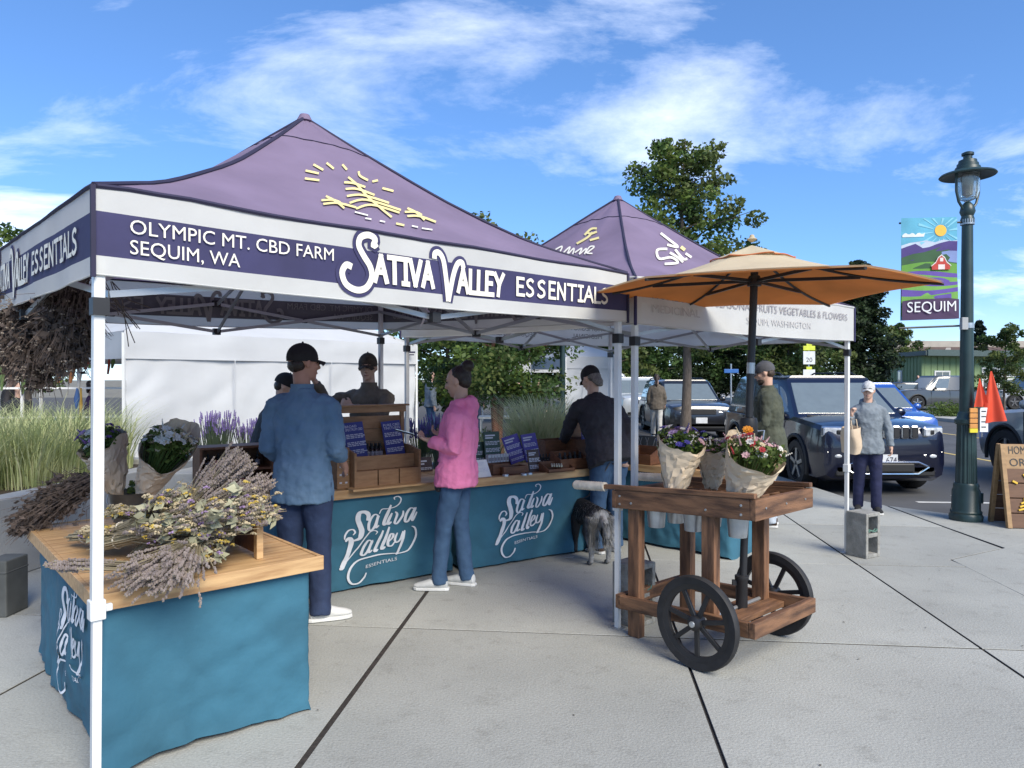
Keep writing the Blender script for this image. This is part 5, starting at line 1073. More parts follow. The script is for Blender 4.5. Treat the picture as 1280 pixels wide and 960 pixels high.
sheet('parking_lot', [(19.3, 30), (70, 26), (80, 75), (21, 80)], -.12, mat('lot_asphalt', (.12, .12, .125), .9, .1, 1))

# ------------------------------------------------------------------ background tents and craft stall
def far_tent(label, FL, FR, depth, eave, peak, vh=.3, walls=(), m=M_tent, legs=True):
    A, B = V((*FL, 0)), V((*FR, 0)); d = (B-A).normalized(); n = V((-d.y, d.x, 0)); Cc, D = B+n*depth, A+n*depth; c = (A+B+Cc+D)/4; r = thing('white_tent', label, 'tent', (c.x, c.y, 0), group='white market tents')
    K = [A, B, Cc, D]; rid = min((B-A).length, depth)*.5; L_ = (B-A).length
    ra, rb_ = (c-d*(L_/2-rid), c+d*(L_/2-rid)) if L_ > depth+.2 else (c, c+d*.01)
    E = [p+V((0, 0, eave)) for p in K]; ra, rb_ = ra+V((0, 0, peak)), rb_+V((0, 0, peak))
    for q in ([E[0], E[1], rb_, ra], [E[1], E[2], rb_, rb_+V((.001, 0, 0))], [E[2], E[3], ra, rb_], [E[3], E[0], ra, ra+V((.001, 0, 0))]):
        def fn(u, v): p = lerp(lerp(q[0], q[1], u), lerp(q[3], q[2], u), v); p.z += -.06*math.sin(math.pi*v)+.012*noise.noise(V((u*6, v*5, q[0].x))); return p
        MB().grid(fn, 20, 8).build('roof_panel', m, r, smooth=2, world=True, fix=False)
    for i in range(4):
        a, b = K[i], K[(i+1) % 4]; o = ((a+b)/2-c).normalized(); w_ = (b-a).length
        MB().grid(lambda u, v: lerp(a, b, u)+o*(.012+.014*noise.noise(V((u*w_*1.3+v*1.2, v*2, i*3))))+V((0, 0, eave-vh*v)), 40, 5).build('valance', m, r, smooth=2, world=True, fix=False)
        if i in walls:
            MB().grid(lambda u, v: lerp(a, b, .005+.99*u)-o*(.02)+o*(.06*noise.noise(V((u*w_*.9+v*.8, v*2.6, i*7)))+.05*(abs(noise.noise(V((u*w_*1.6+v*2, v*4+u*3, i))))-.2)+.018*noise.noise(V((u*w_*4, v*5+u*6, i))))*math.sin(math.pi*min(1, max(0, v*.9+.05)))+V((0, 0, eave-.1-(eave-.16)*v)), 90, 40).build('side_wall', m, r, smooth=2, world=True, fix=False)
            for t in (.3, .63): MB().bar(lerp(a, b, t)+o*.05+V((0, 0, .1)), lerp(a, b, t)+o*.05+V((0, 0, eave-vh)), .012, .006).build('wall_seam', m, r, world=True)
        if legs: MB().bar(a+V((0, 0, 0)), a+V((0, 0, eave-.02)), .035, .035).build('leg', M_pole, r, world=True)
    return r
wt_ = far_tent('big white tent with closed side walls behind the counters', (-5.07, 9.3), (-1.74, 13.0), 3.6, 2.22, 3.25, .36, (0, 1))
mb = MB(); o_ = pix(516, 442, 12.9); mb.box(o_+V((-.02, -.12, .02)), (.16, .01, .03)); mb.box(o_+V((-.02, -.12, -.025)), (.12, .01, .02)); mb.build('tent_emblem', M_navyedge, wt_, world=True)
far_tent('small open white canopy beyond the red barked tree', (-.6, 24), (2.0, 24.5), 2.6, 2.05, 2.75, .25)
far_tent('white tent with blue striped side beyond the pale grass clump', (1.35, 17.8), (2.75, 18.3), 2.4, 2.15, 2.9, .3, (0, 1))
far_tent('white tent over the craft stall with hanging strings', (-10.9, 11.2), (-6.2, 12.6), 3.0, 2.2, 2.9, .3)
def stall():
    r = thing('craft_rack', 'wooden craft rack with hanging strings and coloured goods by the white tent', 'rack', (-7.2, 10.8, 0)); cols = [(.45, .28, .05), (.30, .06, .04), (.62, .60, .55), (.10, .16, .05), (.05, .12, .30), (.35, .14, .05)]
    for z in (1.0, 1.45, 1.95): MB().bar((-8.9, 10.6, z), (-6.0, 11.2, z), .03, .03).build('rail', M_pole, r, world=True)
    for x, y in ((-8.9, 10.6), (-7.5, 10.9), (-6.0, 11.2)): MB().bar((x, y, 0), (x, y, 2.1), .035, .035).build('upright', M_pole, r, world=True)
    for k in range(34):
        t = random.random(); z = random.choice((1.0, 1.45, 1.95, 1.95)); p = V((lerp(-8.9, -6.0, t), lerp(10.6, 11.2, t)-.03, z)); l = random.uniform(.18, .6); m_ = mat('goods_%d' % (k % 6), cols[k % 6], .8)
        g = MB(); g.tube([p, p-V((0, 0, l*.5)), p-V((.02, 0, l))], [.012, random.uniform(.02, .06), .015], 7); g.build('hanging_goods', m_, r, world=True, smooth=True)
    MB().box((-7.6, 10.3, .45), (2.6, .7, .9)).build('table', M_wood3, r, world=True)
    for k in range(14): MB().ball((random.uniform(-8.8, -6.5), random.uniform(10.05, 10.5), .96), random.uniform(.05, .1), 8, 6).build('goods', mat('goods_%d' % (k % 6), cols[k % 6], .8), r, world=True, smooth=2)
stall()
tb = MB(); tb.box((0, 0, .72), (1.5, .7, .04))
for x in (-.7, .7):
    for y in (-.3, .3): tb.bar((x, y, 0), (x, y, .70), .03)
tb = tb.build('folding_table', M_pole); tb.location = (.0, 16.2, 0); tag(tb, 'white folding table beyond the planter near the red barked tree', 'table')
# dark steel lamp pole behind the second canopy
lp2 = thing('lamp_pole', 'plain dark lamp pole behind the second canopy', 'lamp pole', at(703, 14.5)); MB().tube([(0, 0, 0), (0, 0, 3.9)], [.06, .045], 12).build('shaft', M_lampgreen, lp2, smooth=True); MB().lathe([(.1, 0), (.11, .05), (.09, .35), (.06, .4)], 14).build('base', M_lampgreen, lp2, smooth=True); MB().lathe([(0, 4.1), (.1, 4.05), (.16, 3.98), (.05, 3.88), (0, 3.88)], 14).build('lantern', M_lampgreen, lp2, smooth=True)
# ------------------------------------------------------------------ street lamp with banner
lamp = thing('street_lamp', 'dark green lantern post with a painted valley banner', 'street lamp', (5.14, 8.05, 0))
fl = lambda r0, r1, z0, z1, n=16: MB().loft([[V((q*math.cos(a), q*math.sin(a), z)) for a, q in [(2*math.pi*k/(n*4), rr*(1 if k % 4 < 2 else .93)) for k in range(n*4)]] for rr, z in ((r0, z0), (r1, z1))])
MB().lathe([(0, 0), (.165, 0), (.17, .05), (.155, .08), (.16, .10), (.145, .12), (.14, .34), (.125, .37), (.13, .40), (.115, .43), (0, .43)], 32).build('base', M_lampgreen, lamp, smooth=True)
MB().box((.13, -.02, .26), (.05, .10, .12)).build('access_cover', M_lampgreen, lamp, bevel=.006)
fl(.108, .095, .43, 1.12).build('fluted_shaft', M_lampgreen, lamp, smooth=False)
MB().lathe([(.10, 1.10), (.118, 1.12), (.118, 1.16), (.095, 1.18), (.085, 1.23), (.075, 1.25), (0, 1.25)], 24).build('collar', M_lampgreen, lamp, smooth=True)
MB().tube([(0, 0, 1.24), (0, 0, 2.4), (0, 0, 3.52)], [.072, .064, .055], 20).build('shaft', M_lampgreen, lamp, smooth=True)
MB().lathe([(.055, 3.40), (.072, 3.42), (.072, 3.46), (.06, 3.50), (.08, 3.55), (.065, 3.62), (.03, 3.66), (0, 3.66)], 20).build('neck', M_lampgreen, lamp, smooth=True)
for a in (.3, .3+math.pi):
    c, s_ = math.cos(a), math.sin(a); MB().tube([(c*.05, s_*.05, 3.56), (c*.13, s_*.13, 3.66), (c*.165, s_*.165, 3.78), (c*.165, s_*.165, 3.98)], .014, 8).build('yoke_arm', M_lampgreen, lamp, smooth=True)
lg = mat('lamp_glass', (.75, .8, .8), .05, .02, trans=.9); MB().lathe([(.03, 3.67), (.09, 3.70), (.115, 3.78), (.12, 3.98), (.112, 3.98), (.106, 3.78), (.082, 3.71), (.03, 3.68)], 24).build('glass_globe', lg, lamp, smooth=True)
MB().lathe([(0, 3.72), (.05, 3.74), (.06, 3.90), (.05, 3.97), (0, 3.97)], 16).build('lamp_unit', mat('lamp_reflector', (.45, .43, .38), .4), lamp, smooth=True)
MB().lathe([(0, 3.985), (.13, 3.985), (.275, 3.955), (.285, 3.965), (.27, 3.985), (.13, 4.03), (.125, 4.06), (.11, 4.065), (.108, 4.10), (.095, 4.105), (.09, 4.14), (.045, 4.16), (.045, 4.19), (.062, 4.20), (.062, 4.225), (.03, 4.24), (0, 4.24)], 32).build('lantern_hood', M_lampgreen, lamp, smooth=True)
MB().box((-.065, -.05, 2.26), (.07, .05, .14)).build('outlet_box', mat('grey_box', (.33, .34, .34), .5), lamp, bevel=.005)
for z in (3.43, 2.24): MB().lathe([(.057, -.03), (.072, -.03), (.072, .03), (.057, .03), (.057, -.03)], 18, (0, 0, z)).build('banner_bracket', M_galv, lamp); MB().tube([(-.06, 0, z), (-.78, -.02, z-.015 if z > 3 else z-.03)], .011, 8).build('banner_arm', M_blackp, lamp)
def banner():
    bn = thing('street_banner', 'painted banner with red barn, lavender rows and sun on the lamp post', 'banner', (5.14-.13, 8.04, 2.27))
    W_, H_ = .64, 1.15
    def P(u, v, o=0.0): return V((-W_+W_*u, -.012*math.sin(u*3+v*2)-.02-o+.012*noise.noise(V((u*2, v*3, 1))), H_*v-.02*(1-u)))
    def piece(name, pts, col, o):
        m = MB(); n = len(pts); m.add([P(x, y, o) for x, y in pts], [tuple(range(n))]); return m.build(name, mat('banner_'+name, col, .8, .08, 9), bn, fix=False)
    MB().grid(lambda u, v: P(u, v), 14, 20).build('banner_cloth', mat('banner_sky', (.10, .36, .50), .8, .15, 4), bn, smooth=2, fix=False)
    wav = lambda y0, amp, f, ph, n=16: [(k/n, y0+amp*math.sin(k/n*f+ph)) for k in range(n+1)]
    def band(name, up, dn, col, o): piece(name, up+dn[::-1], col, o)
    for k in range(14):
        a = k*2*math.pi/14+.1; r0, r1 = .14, .42; q = lambda rr, aa: (min(1, max(0, .70+rr*math.cos(aa)*1.0)), min(.99, max(.72, .86+rr*math.sin(aa)*.53)))
        piece('sun_ray', [q(r0, a-.05), q(r1, a-.06), q(r1, a+.06), q(r0, a+.05)], (.20, .48, .60), .003)
    piece('sun', [(.70+.105*math.cos(a), .868+.056*math.sin(a)) for a in [2*math.pi*k/20 for k in range(20)]], (.75, .42, .06), .005)
    piece('cloud', [(.02+.4*k/12, .83+.022*abs(math.sin(k*.9))) for k in range(13)]+[(.4, .812), (.02, .812)], (.62, .66, .70), .005)
    band('snow_mountains', [(0, .73), (.15, .755), (.3, .765), (.45, .775), (.6, .755), (.75, .78), (.9, .765), (1, .77)], wav(.64, 0, 1, 0, 7), (.42, .48, .58), .004)
    band('purple_mountains', [(0, .70), (.1, .72), (.25, .745), (.38, .70), (.5, .71), (.62, .735), (.72, .75), (.85, .765), (1, .76)], wav(.58, 0, 1, 0, 8), (.055, .035, .16), .006)
    band('dark_hill', [(0, .61), (.2, .645), (.4, .66), (.6, .69), (.75, .72)]+[(1, .62)], wav(.50, 0, 1, 0, 5), (.03, .085, .035), .008)
    band('lake', [(.72, .66), (.85, .67), (1, .665)], [(.72, .58), (.85, .56), (1, .55)], (.18, .24, .45), .009)
    band('green_field', wav(.535, .03, 3, 0), wav(.05, 0, 1, 0), (.11, .27, .04), .010)
    for k, (y, col) in enumerate(((.455, (.10, .06, .28)), (.425, (.14, .32, .06)), (.385, (.09, .05, .25)), (.345, (.12, .28, .05)), (.305, (.13, .07, .30)), (.25, (.07, .035, .13)))):
        band('lavender_row' if k % 2 == 0 else 'grass_row', wav(y, .022, 3.2, k*.7+.5), wav(.04, 0, 1, 0), col, .012+k*.0015)
    piece('barn', [(.53, .485), (.86, .485), (.86, .525), (.80, .555), (.755, .60), (.70, .625), (.645, .60), (.60, .555), (.53, .525)], (.42, .045, .035), .024)
    piece('barn_door', [(.645, .487), (.765, .487), (.765, .535), (.645, .535)], (.62, .55, .52), .026); piece('barn_window', [(.675, .565), (.735, .565), (.735, .60), (.675, .60)], (.62, .55, .52), .026)
    for s_ in (-1, 1): piece('barn_roof_trim', [(.70, .632), (.70+.06*s_, .607), (.70+.105*s_, .56), (.70+.18*s_, .525), (.70+.18*s_, .516), (.70+.10*s_, .55), (.70+.055*s_, .597), (.70, .621)], (.62, .58, .56), .027)
    piece('caption_band', [(0, 0), (1, 0), (1, .19), (.8, .205), (.5, .20), (.2, .20), (0, .185)], (.055, .028, .075), .036)
    m = MB(); text_to(m, 'SEQUIM', .145, .07, .075, lambda x, y, o: P(x, y, o), .042, width=.86); v_ = m.v; m.v = v_; m.build('lettering', mat('banner_lettering', (.72, .73, .74), .8), bn, fix=False)
    return bn
lamp.scale = (1, 1, .98)
banner()
# orange flags and a card holder strapped to the post
def flag(label, off, w, h, rz, seed):
    f = MB()
    def fn(u, v): p = V((w*(u-.5)*(v*.95+.06)+.03*v, .028*math.sin(u*9+seed)*v, -h*v+.05*u*v*h)); return p
    f.grid(fn, 14, 10); f.v += []; o = f.build('orange_flag', mat('orange_flag_cloth', (.80, .085, .035), .7, .08, 5, transl=.25), smooth=2, fix=False); o.rotation_euler = (0, 0, rz); o.location = V((5.03, 7.92, 0))+V(off); return tag(o, label, 'flag', 'orange flags on the lamp post')
flag('small folded orange flag hanging on the lamp post', (.16, -.02, 1.60), .16, .32, .2, 1); flag('large orange flag draped beside the lamp post card', (.30, -.0, 1.68), .26, .58, -.1, 3)
hc_ = thing('card_holder', 'small holder of orange, yellow and white cards strapped to the lamp post', 'card holder', (5.19, 7.92, 1.0))
for k in range(4): MB().box((-.055, -.0, .07+k*.058), (.085, .02, .050)).build('orange_card', mat('orange_card', (.60, .26, .06), .6), hc_, bevel=.003)
MB().box((-.055, 0, .02), (.085, .021, .045)).build('yellow_card', mat('yellow_card', (.75, .62, .03), .6), hc_); MB().box((-.002, .0, .145), (.022, .018, .25)).build('black_strip', M_blackp, hc_); MB().box((.055, -.004, .14), (.09, .018, .27)).build('white_card', mat('white_card', (.75, .75, .75), .6), hc_)
for k in range(4): MB().box((.05, -.0145, .06+k*.058), (.05, .002, .012)).build('handwriting', M_blackp, hc_)

# ------------------------------------------------------------------ sandwich board
sb = thing('sandwich_board', 'wooden sandwich board with painted yellow trees by the lamp post', 'sandwich board', (5.72, 7.72, 0), R(-8))
M_sbw = mat('sign_plywood', (.36, .22, .10), .6, .15, 3, stretch=(2, 9, 9)); M_sbd = mat('sign_brown_plank', (.145, .075, .042), .7, .15, 4, stretch=(2, 9, 9)); M_sby = mat('sign_yellow', (.72, .45, .03), .6)
H_, W_ = .90, .74; tl = R(11); tilt = lambda y0, s_: Matrix.Translation((0, y0, 0)) @ Matrix.Rotation(s_*tl, 4, 'X')
for s_, y0 in ((-1, -.19), (1, .19)):
    Mx = Matrix.Translation((0, y0, 0)) @ Matrix.Rotation(-s_*-tl if 0 else (tl if s_ > 0 else -tl), 4, 'X')
    for x in (-W_/2-.02, W_/2+.02): m = MB(); m.M = Mx; m.box((x, 0, H_/2), (.045, .05, H_)); m.build('frame_post', M_sbw, sb, bevel=.004)
    zz = [.08, .24, .40, .56, .70, .83]
    for k, z in enumerate(zz): m = MB(); m.M = Mx; m.box((0, 0, z), (W_, .02, .135 if k > 3 else .15)); m.build('plank', M_sbw if k > 3 else M_sbd, sb, bevel=.004)
Mx = Matrix.Translation((0, -.19, 0)) @ Matrix.Rotation(-tl, 4, 'X')
for txt, z in (('HOMEGROWN', .795), ('ORGANIC', .662)):
    m = MB(); text_to(m, txt, .12, -W_/2+.035, z, lambda x, y, o: Mx @ V((x, -.0135-o, y)), 0.0, width=.52); m.build('lettering', M_blackp, sb, fix=False)
def relief(x, z, pts, w):
    m = MB(); v_, f_ = ribbon(pts, w, smooth=False)
    m.M = Mx; m.prism([(x+p.x, -.012, z+p.y) for p in [v_[i] for i in list(range(0, len(v_), 2))+list(range(len(v_)-1, 0, -2))]], (0, -.014, 0)); m.build('yellow_relief', M_sby, sb, bevel=.003)
for x, z in ((-.22, .20), (0, .26), (.2, .2)):
    relief(x, z, [(0, -.02), (0, .12)], .022)
    for zz_, w_ in ((.0, .07), (.035, .055), (.07, .04)):
        for s_ in (-1, 1): relief(x, z+zz_, [(0, .012), (s_*w_, -.008)], .018)
for a in range(5): aa = R(30+a*30); relief(-.05+.26*math.cos(aa), .40+.15*math.sin(aa), [(0, 0), (.055*math.cos(aa), .055*math.sin(aa))], .022)
# road signs
def roadsign(label, px, Y, zc, w, h, txt, m, extra=None):
    b = at(px, Y, -.1); r = thing('road_sign', label, 'road sign', tuple(b), group='road signs'); MB().tube([(0, .02, 0), (0, .02, zc+h/2+.2)], .03, 8).build('post', M_galv, r); MB().box((0, -.02, zc), (w, .02, h)).build('sign_plate', m, r, bevel=.01)
    if txt:
        t = MB(); text_to(t, txt, h*.5, 0, zc-h*.32, lambda x, y, o: V((x, -.033, y)), 0, 'CENTER'); t.build('lettering', M_blackp, r, fix=False)
    if extra:
        for (dz, ww, hh, mm) in extra: MB().box((0, -.02, zc+dz), (ww, .02, hh)).build('sign_plate', mm, r, bevel=.008)
M_signw = mat('sign_white', (.68, .70, .70), .5); M_signy = mat('sign_yellow_green', (.62, .68, .05), .5); M_signb = mat('sign_blue', (.02, .12, .38), .5)
roadsign('white 20 speed limit sign with yellow top plate', 1011, 25, 2.42, .42, .46, '20', M_signw, [(.34, .42, .16, M_signy), (.5, .2, .16, M_signy), (-.62, .42, .42, M_signw), (-.36, .2, .1, M_signy)])
roadsign('blue street name sign on a thin post behind the parasol pole', 914, 27, 1.98, .55, .15, '', M_signb)

# ------------------------------------------------------------------ goods on the counters
M_navysign = mat('navy_sign_card', (.035, .045, .22), .5, .08); M_purplesign = mat('violet_sign_card', (.085, .065, .30), .5, .08); M_greensign = mat('green_sign_card', (.022, .055, .035), .5, .08); M_darksign = mat('dark_brown_sign_card', (.055, .028, .020), .5, .08); M_redsign = mat('dark_red_sign_card', (.24, .035, .035), .5); M_ink = mat('sign_white_ink', (.62, .63, .68), .6)
CD = V((.815, .58, 0)).normalized(); CA = math.atan2(CD.y, CD.x)
def on(px, Y, z=.766): p = at(px, Y); return (p.x, p.y, z)
def signcard(label, loc, rz, w, h, m, title, lines, tilt=14, group='sign cards on the counters', roll=0):
    r = thing('sign_card', label, 'sign', loc, 0, group, rot=(R(-tilt), R(roll), rz)); MB().box((0, 0, h/2), (w, .012, h)).build('card', m, r, bevel=.002)
    fn = lambda x, y, o: V((x, -.0068-o, y)); y = h-.02; ts = w*.17
    for t in title:
        y -= ts*.78; q = MB(); text_to(q, t, ts, -w*.43, y, fn, .0, width=w*min(.86, .115*len(t))); q.build('heading', M_ink, r, fix=False); y -= ts*.12
    if not title:      # headings too blurred to read
        for k in range(2):
            y -= ts*.5; q = MB(); q.box((-w*(.10+.07*k), -.0068, y), (w*(.62-.14*k), .001, ts*.42)); q.build('heading', M_ink, r); y -= ts*.25
    y -= .015
    for k in range(lines):
        y -= .0125
        if k % 4 == 3: y -= .012; continue
        if y < .02: break
        q = MB(); x = -w*.43
        while x < w*.36:
            l = random.uniform(.012, .035); q.box((min(x+l/2, w*.4), -.0068, y), (l, .001, .0065)); x += l+.006
        q.build('small_print', M_ink, r)['kind'] = 'stuff'
    MB().bar((0, .012, h*.55), (0, .012+h*.28, .0+h*.02), .02, .006).build('easel_leg', M_wood3, r)
    return r
def crate(label, loc, rz, w, d, h, m=M_wood3, t=.01, dividers=0, group='wooden boxes on the counters', low=None):
    r = thing('wooden_box', label, 'box', loc, rz, group); lo = low or h
    MB().box((0, 0, .005), (w, d, .01)).build('bottom', m, r); MB().box((0, -d/2+t/2, lo/2), (w, t, lo)).build('front', m, r, bevel=.002); MB().box((0, d/2-t/2, h/2), (w, t, h)).build('back', m, r, bevel=.002)
    for x in (-1, 1): MB().prism([(x*(w/2-t/2)-t/2, -d/2+t, .0), (x*(w/2-t/2)-t/2, d/2-t, .0), (x*(w/2-t/2)-t/2, d/2-t, h), (x*(w/2-t/2)-t/2, -d/2+t, lo)], (t, 0, 0)).build('side', m, r)
    for k in range(dividers): MB().box((-w/2+w*(k+1)/(dividers+1), 0, lo*.45), (.006, d-2*t, lo*.85)).build('divider', m, r)
    return r
M_bott = mat('dark_amber_bottle', (.022, .012, .008), .15, coat=.5); M_blab = mat('bottle_label', (.34, .30, .32), .6, .2, 40)
bot_src = []
def bottle(loc, label, group, s=1.0, lab=M_blab, drop=True):
    if not bot_src:
        b = MB(); b.lathe([(0, 0), (.018, 0), (.019, .005), (.019, .055), (.012, .066), (.010, .070), (0, .07)], 14); c = MB(); c.lathe([(0, .07), (.0125, .07), (.0125, .085), (.006, .088), (.006, .10), (.004, .112), (0, .113)], 12); l = MB(); l.lathe([(.0194, .012), (.0194, .048)], 14)
        bot_src.extend([b.mesh('glass', M_bott, True), c.mesh('dropper_cap', M_blackp, True), l.mesh('paper_label', M_blab, True)])
    r = thing('dropper_bottle', label, 'bottle', loc, random.uniform(0, 6), group); r.scale = (s, s, s)
    for n_, me in zip(('glass', 'dropper_cap', 'paper_label'), bot_src): link(n_, me, r)
    return r
random.seed(5)
# big stepped display on the first counter
dl = V(on(474, 5.62)); ds = thing('tincture_display', 'stepped wooden display stand holding navy sign cards and bottles', 'display stand', tuple(dl), CA)
for x in (-.27, .27): MB().prism([(x-.01, -.17, 0), (x-.01, .15, 0), (x-.01, .15, .30), (x-.01, .02, .30), (x-.01, -.17, .27 if x < 0 else .27)], (.02, 0, 0)).build('side_panel', M_wood4, ds, bevel=.003)
for k in range(5): MB().box((0, .16, .06+k*.105), (.56, .014, .102)).build('back_slat', M_wood4, ds, bevel=.002)
MB().box((0, .152, .585), (.60, .05, .05)).build('top_rail', M_wood4, ds, bevel=.004); MB().box((0, .145, .617), (.64, .09, .014)).build('top_ledge', M_wood4, ds, bevel=.003)
for x in (-.275, .275): MB().box((x, .158, .44), (.03, .03, .30)).build('upright', M_wood4, ds)
MB().box((0, .03, .20), (.52, .22, .012)).build('shelf', M_wood4, ds); MB().box((0, -.085, .185), (.52, .014, .105)).build('riser', M_wood4, ds, bevel=.002)
for k in range(3): MB().box((-.175+k*.178, -.13, .068), (.170, .075, .13)).build('front_box', M_wood4, ds, bevel=.004)
MB().box((.0, -.19, .008), (.66, .15, .016)).build('base_board', M_wood, ds, bevel=.003)
W2 = lambda x, y, z: tuple(dl+CD*x+V((-CD.y, CD.x, 0))*y+V((0, 0, z)))
signcard('navy card headed BROAD SPECTRUM CBD on the wooden display', W2(-.165, .03, .212), CA, .165, .285, M_navysign, ['BROAD', 'SPECTRUM CBD'], 16, 14, roll=-4); signcard('navy card headed PURE CBD TINCTURES on the wooden display', W2(.16, .03, .212), CA, .165, .285, M_navysign, ['PURE CBD', 'TINCTURES'], 16, 14, roll=-4)
for k in range(8): bottle(W2(-.07+.036*(k % 4)+.008*(k//4), .06+.045*(k//4), .207), 'small dark dropper bottle between the two navy cards', 'dropper bottles on the wooden display')
# narrow drawer tower beside it
tw_ = thing('label_tower', 'narrow wooden card tower with small white labels beside the display', 'card tower', on(424, 5.42), CA); MB().box((0, 0, .155), (.10, .16, .31)).build('tower_body', M_wood4, tw_, bevel=.004)
for k in range(5):
    MB().box((0, -.081, .035+k*.06), (.098, .004, .003)).build('shelf_edge', M_wood, tw_)
    for x in (-.022, .022): MB().box((x, -.0815, .048+k*.06), (.018, .003, .012)).build('price_label', M_ink, tw_)
# shelf with the red card, behind the denim man
sh = thing('small_shelf', 'dark wooden tabletop shelf behind the dried lavender', 'shelf', on(292, 5.25), CA)
for x in (-.25, .25): MB().box((x, 0, .17), (.018, .22, .34)).build('side_panel', M_wood3, sh)
for z in (.02, .17, .335): MB().box((0, 0, z), (.52, .23, .016)).build('shelf_board', M_wood3, sh)
MB().box((0, .115, .17), (.52, .012, .34)).build('back_panel', M_wood3, sh)
for k in range(6): bottle(tuple(V(on(292, 5.25))+CD*(-.18+.07*k)+V((0, 0, .178))), 'dark dropper bottle standing in the tabletop shelf', 'bottles in the tabletop shelf')
signcard('dark red card headed MEDICINAL PLANT EXTRACTS by the shelf', tuple(V(on(287, 5.02))), CA, .20, .26, M_redsign, ['MEDICINAL', 'PLANT EXTRACTS'], 3, 6)
# stand-alone signs on the second counter
signcard('dark brown card on the counter edge beside the pink hooded woman', on(529, 6.35), CA, .19, .13, M_darksign, [], 3, 10)
signcard('tall green price card behind the white boxes', on(617, 6.42, .80), CA, .17, .32, M_greensign, [], 20, 8); signcard('second green price card half hidden by the pink hoodie', on(598, 6.36, .77), CA, .15, .26, M_greensign, [], 16, 8)
signcard('violet card leaning left behind the brown framed card', on(649, 6.55, .83), CA, .18, .26, M_purplesign, [], 18, 20, roll=-12); signcard('upright violet card beside the leaning violet card', on(667, 6.62, .83), CA, .17, .26, M_purplesign, [], 16, 14, roll=-5)
signcard('brown framed card standing on the counter', on(669, 6.35), CA, .13, .20, M_darksign, [], 8, 12); signcard('small violet card on the tall box beside the black jacketed man', on(733, 6.95, .99), CA, .12, .22, M_purplesign, [], 8, 4)
signcard('white price card lying back at the pink hooded woman\'s elbow', on(606, 6.0), CA, .13, .16, mat('white_card', (.75, .75, .75), .6), [], 5, 30)
crate('wooden box behind the white sachets', on(622, 6.55), CA, .24, .14, .13); crate('low wooden tray box in front of the white sachets', on(640, 6.22), CA, .26, .12, .07); crate('wooden box at the front by the white card', on(622, 6.2), CA, .17, .12, .095)
crate('wedge shaped tray with small tubes', on(696, 6.40), CA, .30, .15, .085, low=.03); crate('open wooden box full of labelled bottles', on(712, 6.58), CA, .34, .16, .16, low=.10, dividers=3); crate('wooden box behind the violet cards', on(690, 6.88), CA, .27, .14, .25, low=.24); crate('deep wooden box beside the black jacketed man', on(726, 6.92), CA, .27, .2, .26, m=M_wood3, low=.25)
tb_ = thing('tall_wooden_back', 'tall upright wooden board behind the black jacketed man', 'board', on(725, 7.12), CA); MB().box((0, 0, .26), (.22, .02, .52)).build('board', M_wood4, tb_, bevel=.003); MB().box((0, .05, .02), (.22, .12, .03)).build('foot', M_wood4, tb_)
cr = V(on(712, 6.58)); CN = V((-CD.y, CD.x, 0))
for k in range(10): bottle(tuple(cr+CD*(-.135+.03*k)+CN*(-.03+.05*(k % 2))+V((0, 0, .012))), 'labelled dropper bottle standing in the open wooden box', 'bottles in the open box', 1.25)
for k in range(6): bottle(tuple(V(on(684, 6.62))+CD*(-.08+.035*k)+V((0, 0, .0))), 'dark dropper bottle behind the wedge tray', 'bottles behind the wedge tray', 1.2)
for k in range(7):
    p = V(on(622, 6.42))+CD*(-.10+.032*k)+V((0, 0, .08)); b = MB(); b.box((0, 0, .035), (.027, .05, .07)); o = b.build('white_sachet_box', mat('white_carton', (.70, .70, .70), .6), bevel=.002); o.location = p; o.rotation_euler = (0, 0, CA); MB().box((0, -.0256, .03), (.02, .001, .03)).build('printed_label', M_greyprint, o); tag(o, 'small white carton in the row before the green card', 'carton', 'row of white cartons')
for k in range(5): t = MB(); t.tube([(0, -.03, 0), (0, .03, .012)], .008, 8); o = t.build('lip_balm_tube', mat('pale_tube', (.60, .60, .45), .5), smooth=True); o.location = V(on(690+k*3, 6.38))+V((0, 0, .05)); tag(o, 'pale balm tube lying in the wedge tray', 'tube', 'balm tubes in the wedge tray')
for k, (px, Y) in enumerate(((655, 6.10), (662, 6.15), (632, 6.04))): t = MB(); t.lathe([(0, 0), (.026, 0), (.027, .004), (.027, .016), (.025, .02), (0, .02)], 18); o = t.build('round_tin', M_galv, smooth=True); o.location = on(px, Y); tag(o, 'small round metal tin on the counter front', 'tin', 'round tins on the counter')
# goods on the third counter
signcard('tall violet card on the far short counter behind the slim bouquet', on(859, 6.9, .80), R(-20), .19, .30, M_purplesign, [], 10, 16); signcard('small violet card behind the orange flower', on(893, 6.75, .78), R(-20), .21, .22, M_purplesign, [], 10, 10)
crate('open wooden box on the short counter left of the bouquet', on(806, 6.95), R(-44), .26, .2, .17, low=.10, dividers=1); crate('low wooden tray on the short counter with a red jar', on(880, 6.62), R(-44), .22, .14, .06)
gc = thing('wire_crate', 'grey wire crate on the short counter behind the canopy legs', 'crate', on(802, 7.25), R(-30))
for k in range(9):
    a = R(35 if k % 2 else -35); x = -.14+.035*k; MB().bar((x, -.08, .02), (x+.12*math.sin(a), -.08, .24), .005).build('wire', M_galv, gc)
MB().box((0, .0, .13), (.32, .012, .24)).build('back_panel', mat('slate_panel', (.05, .06, .065), .6), gc); MB().box((0, -.04, .01), (.32, .1, .02)).build('base', M_alu, gc)
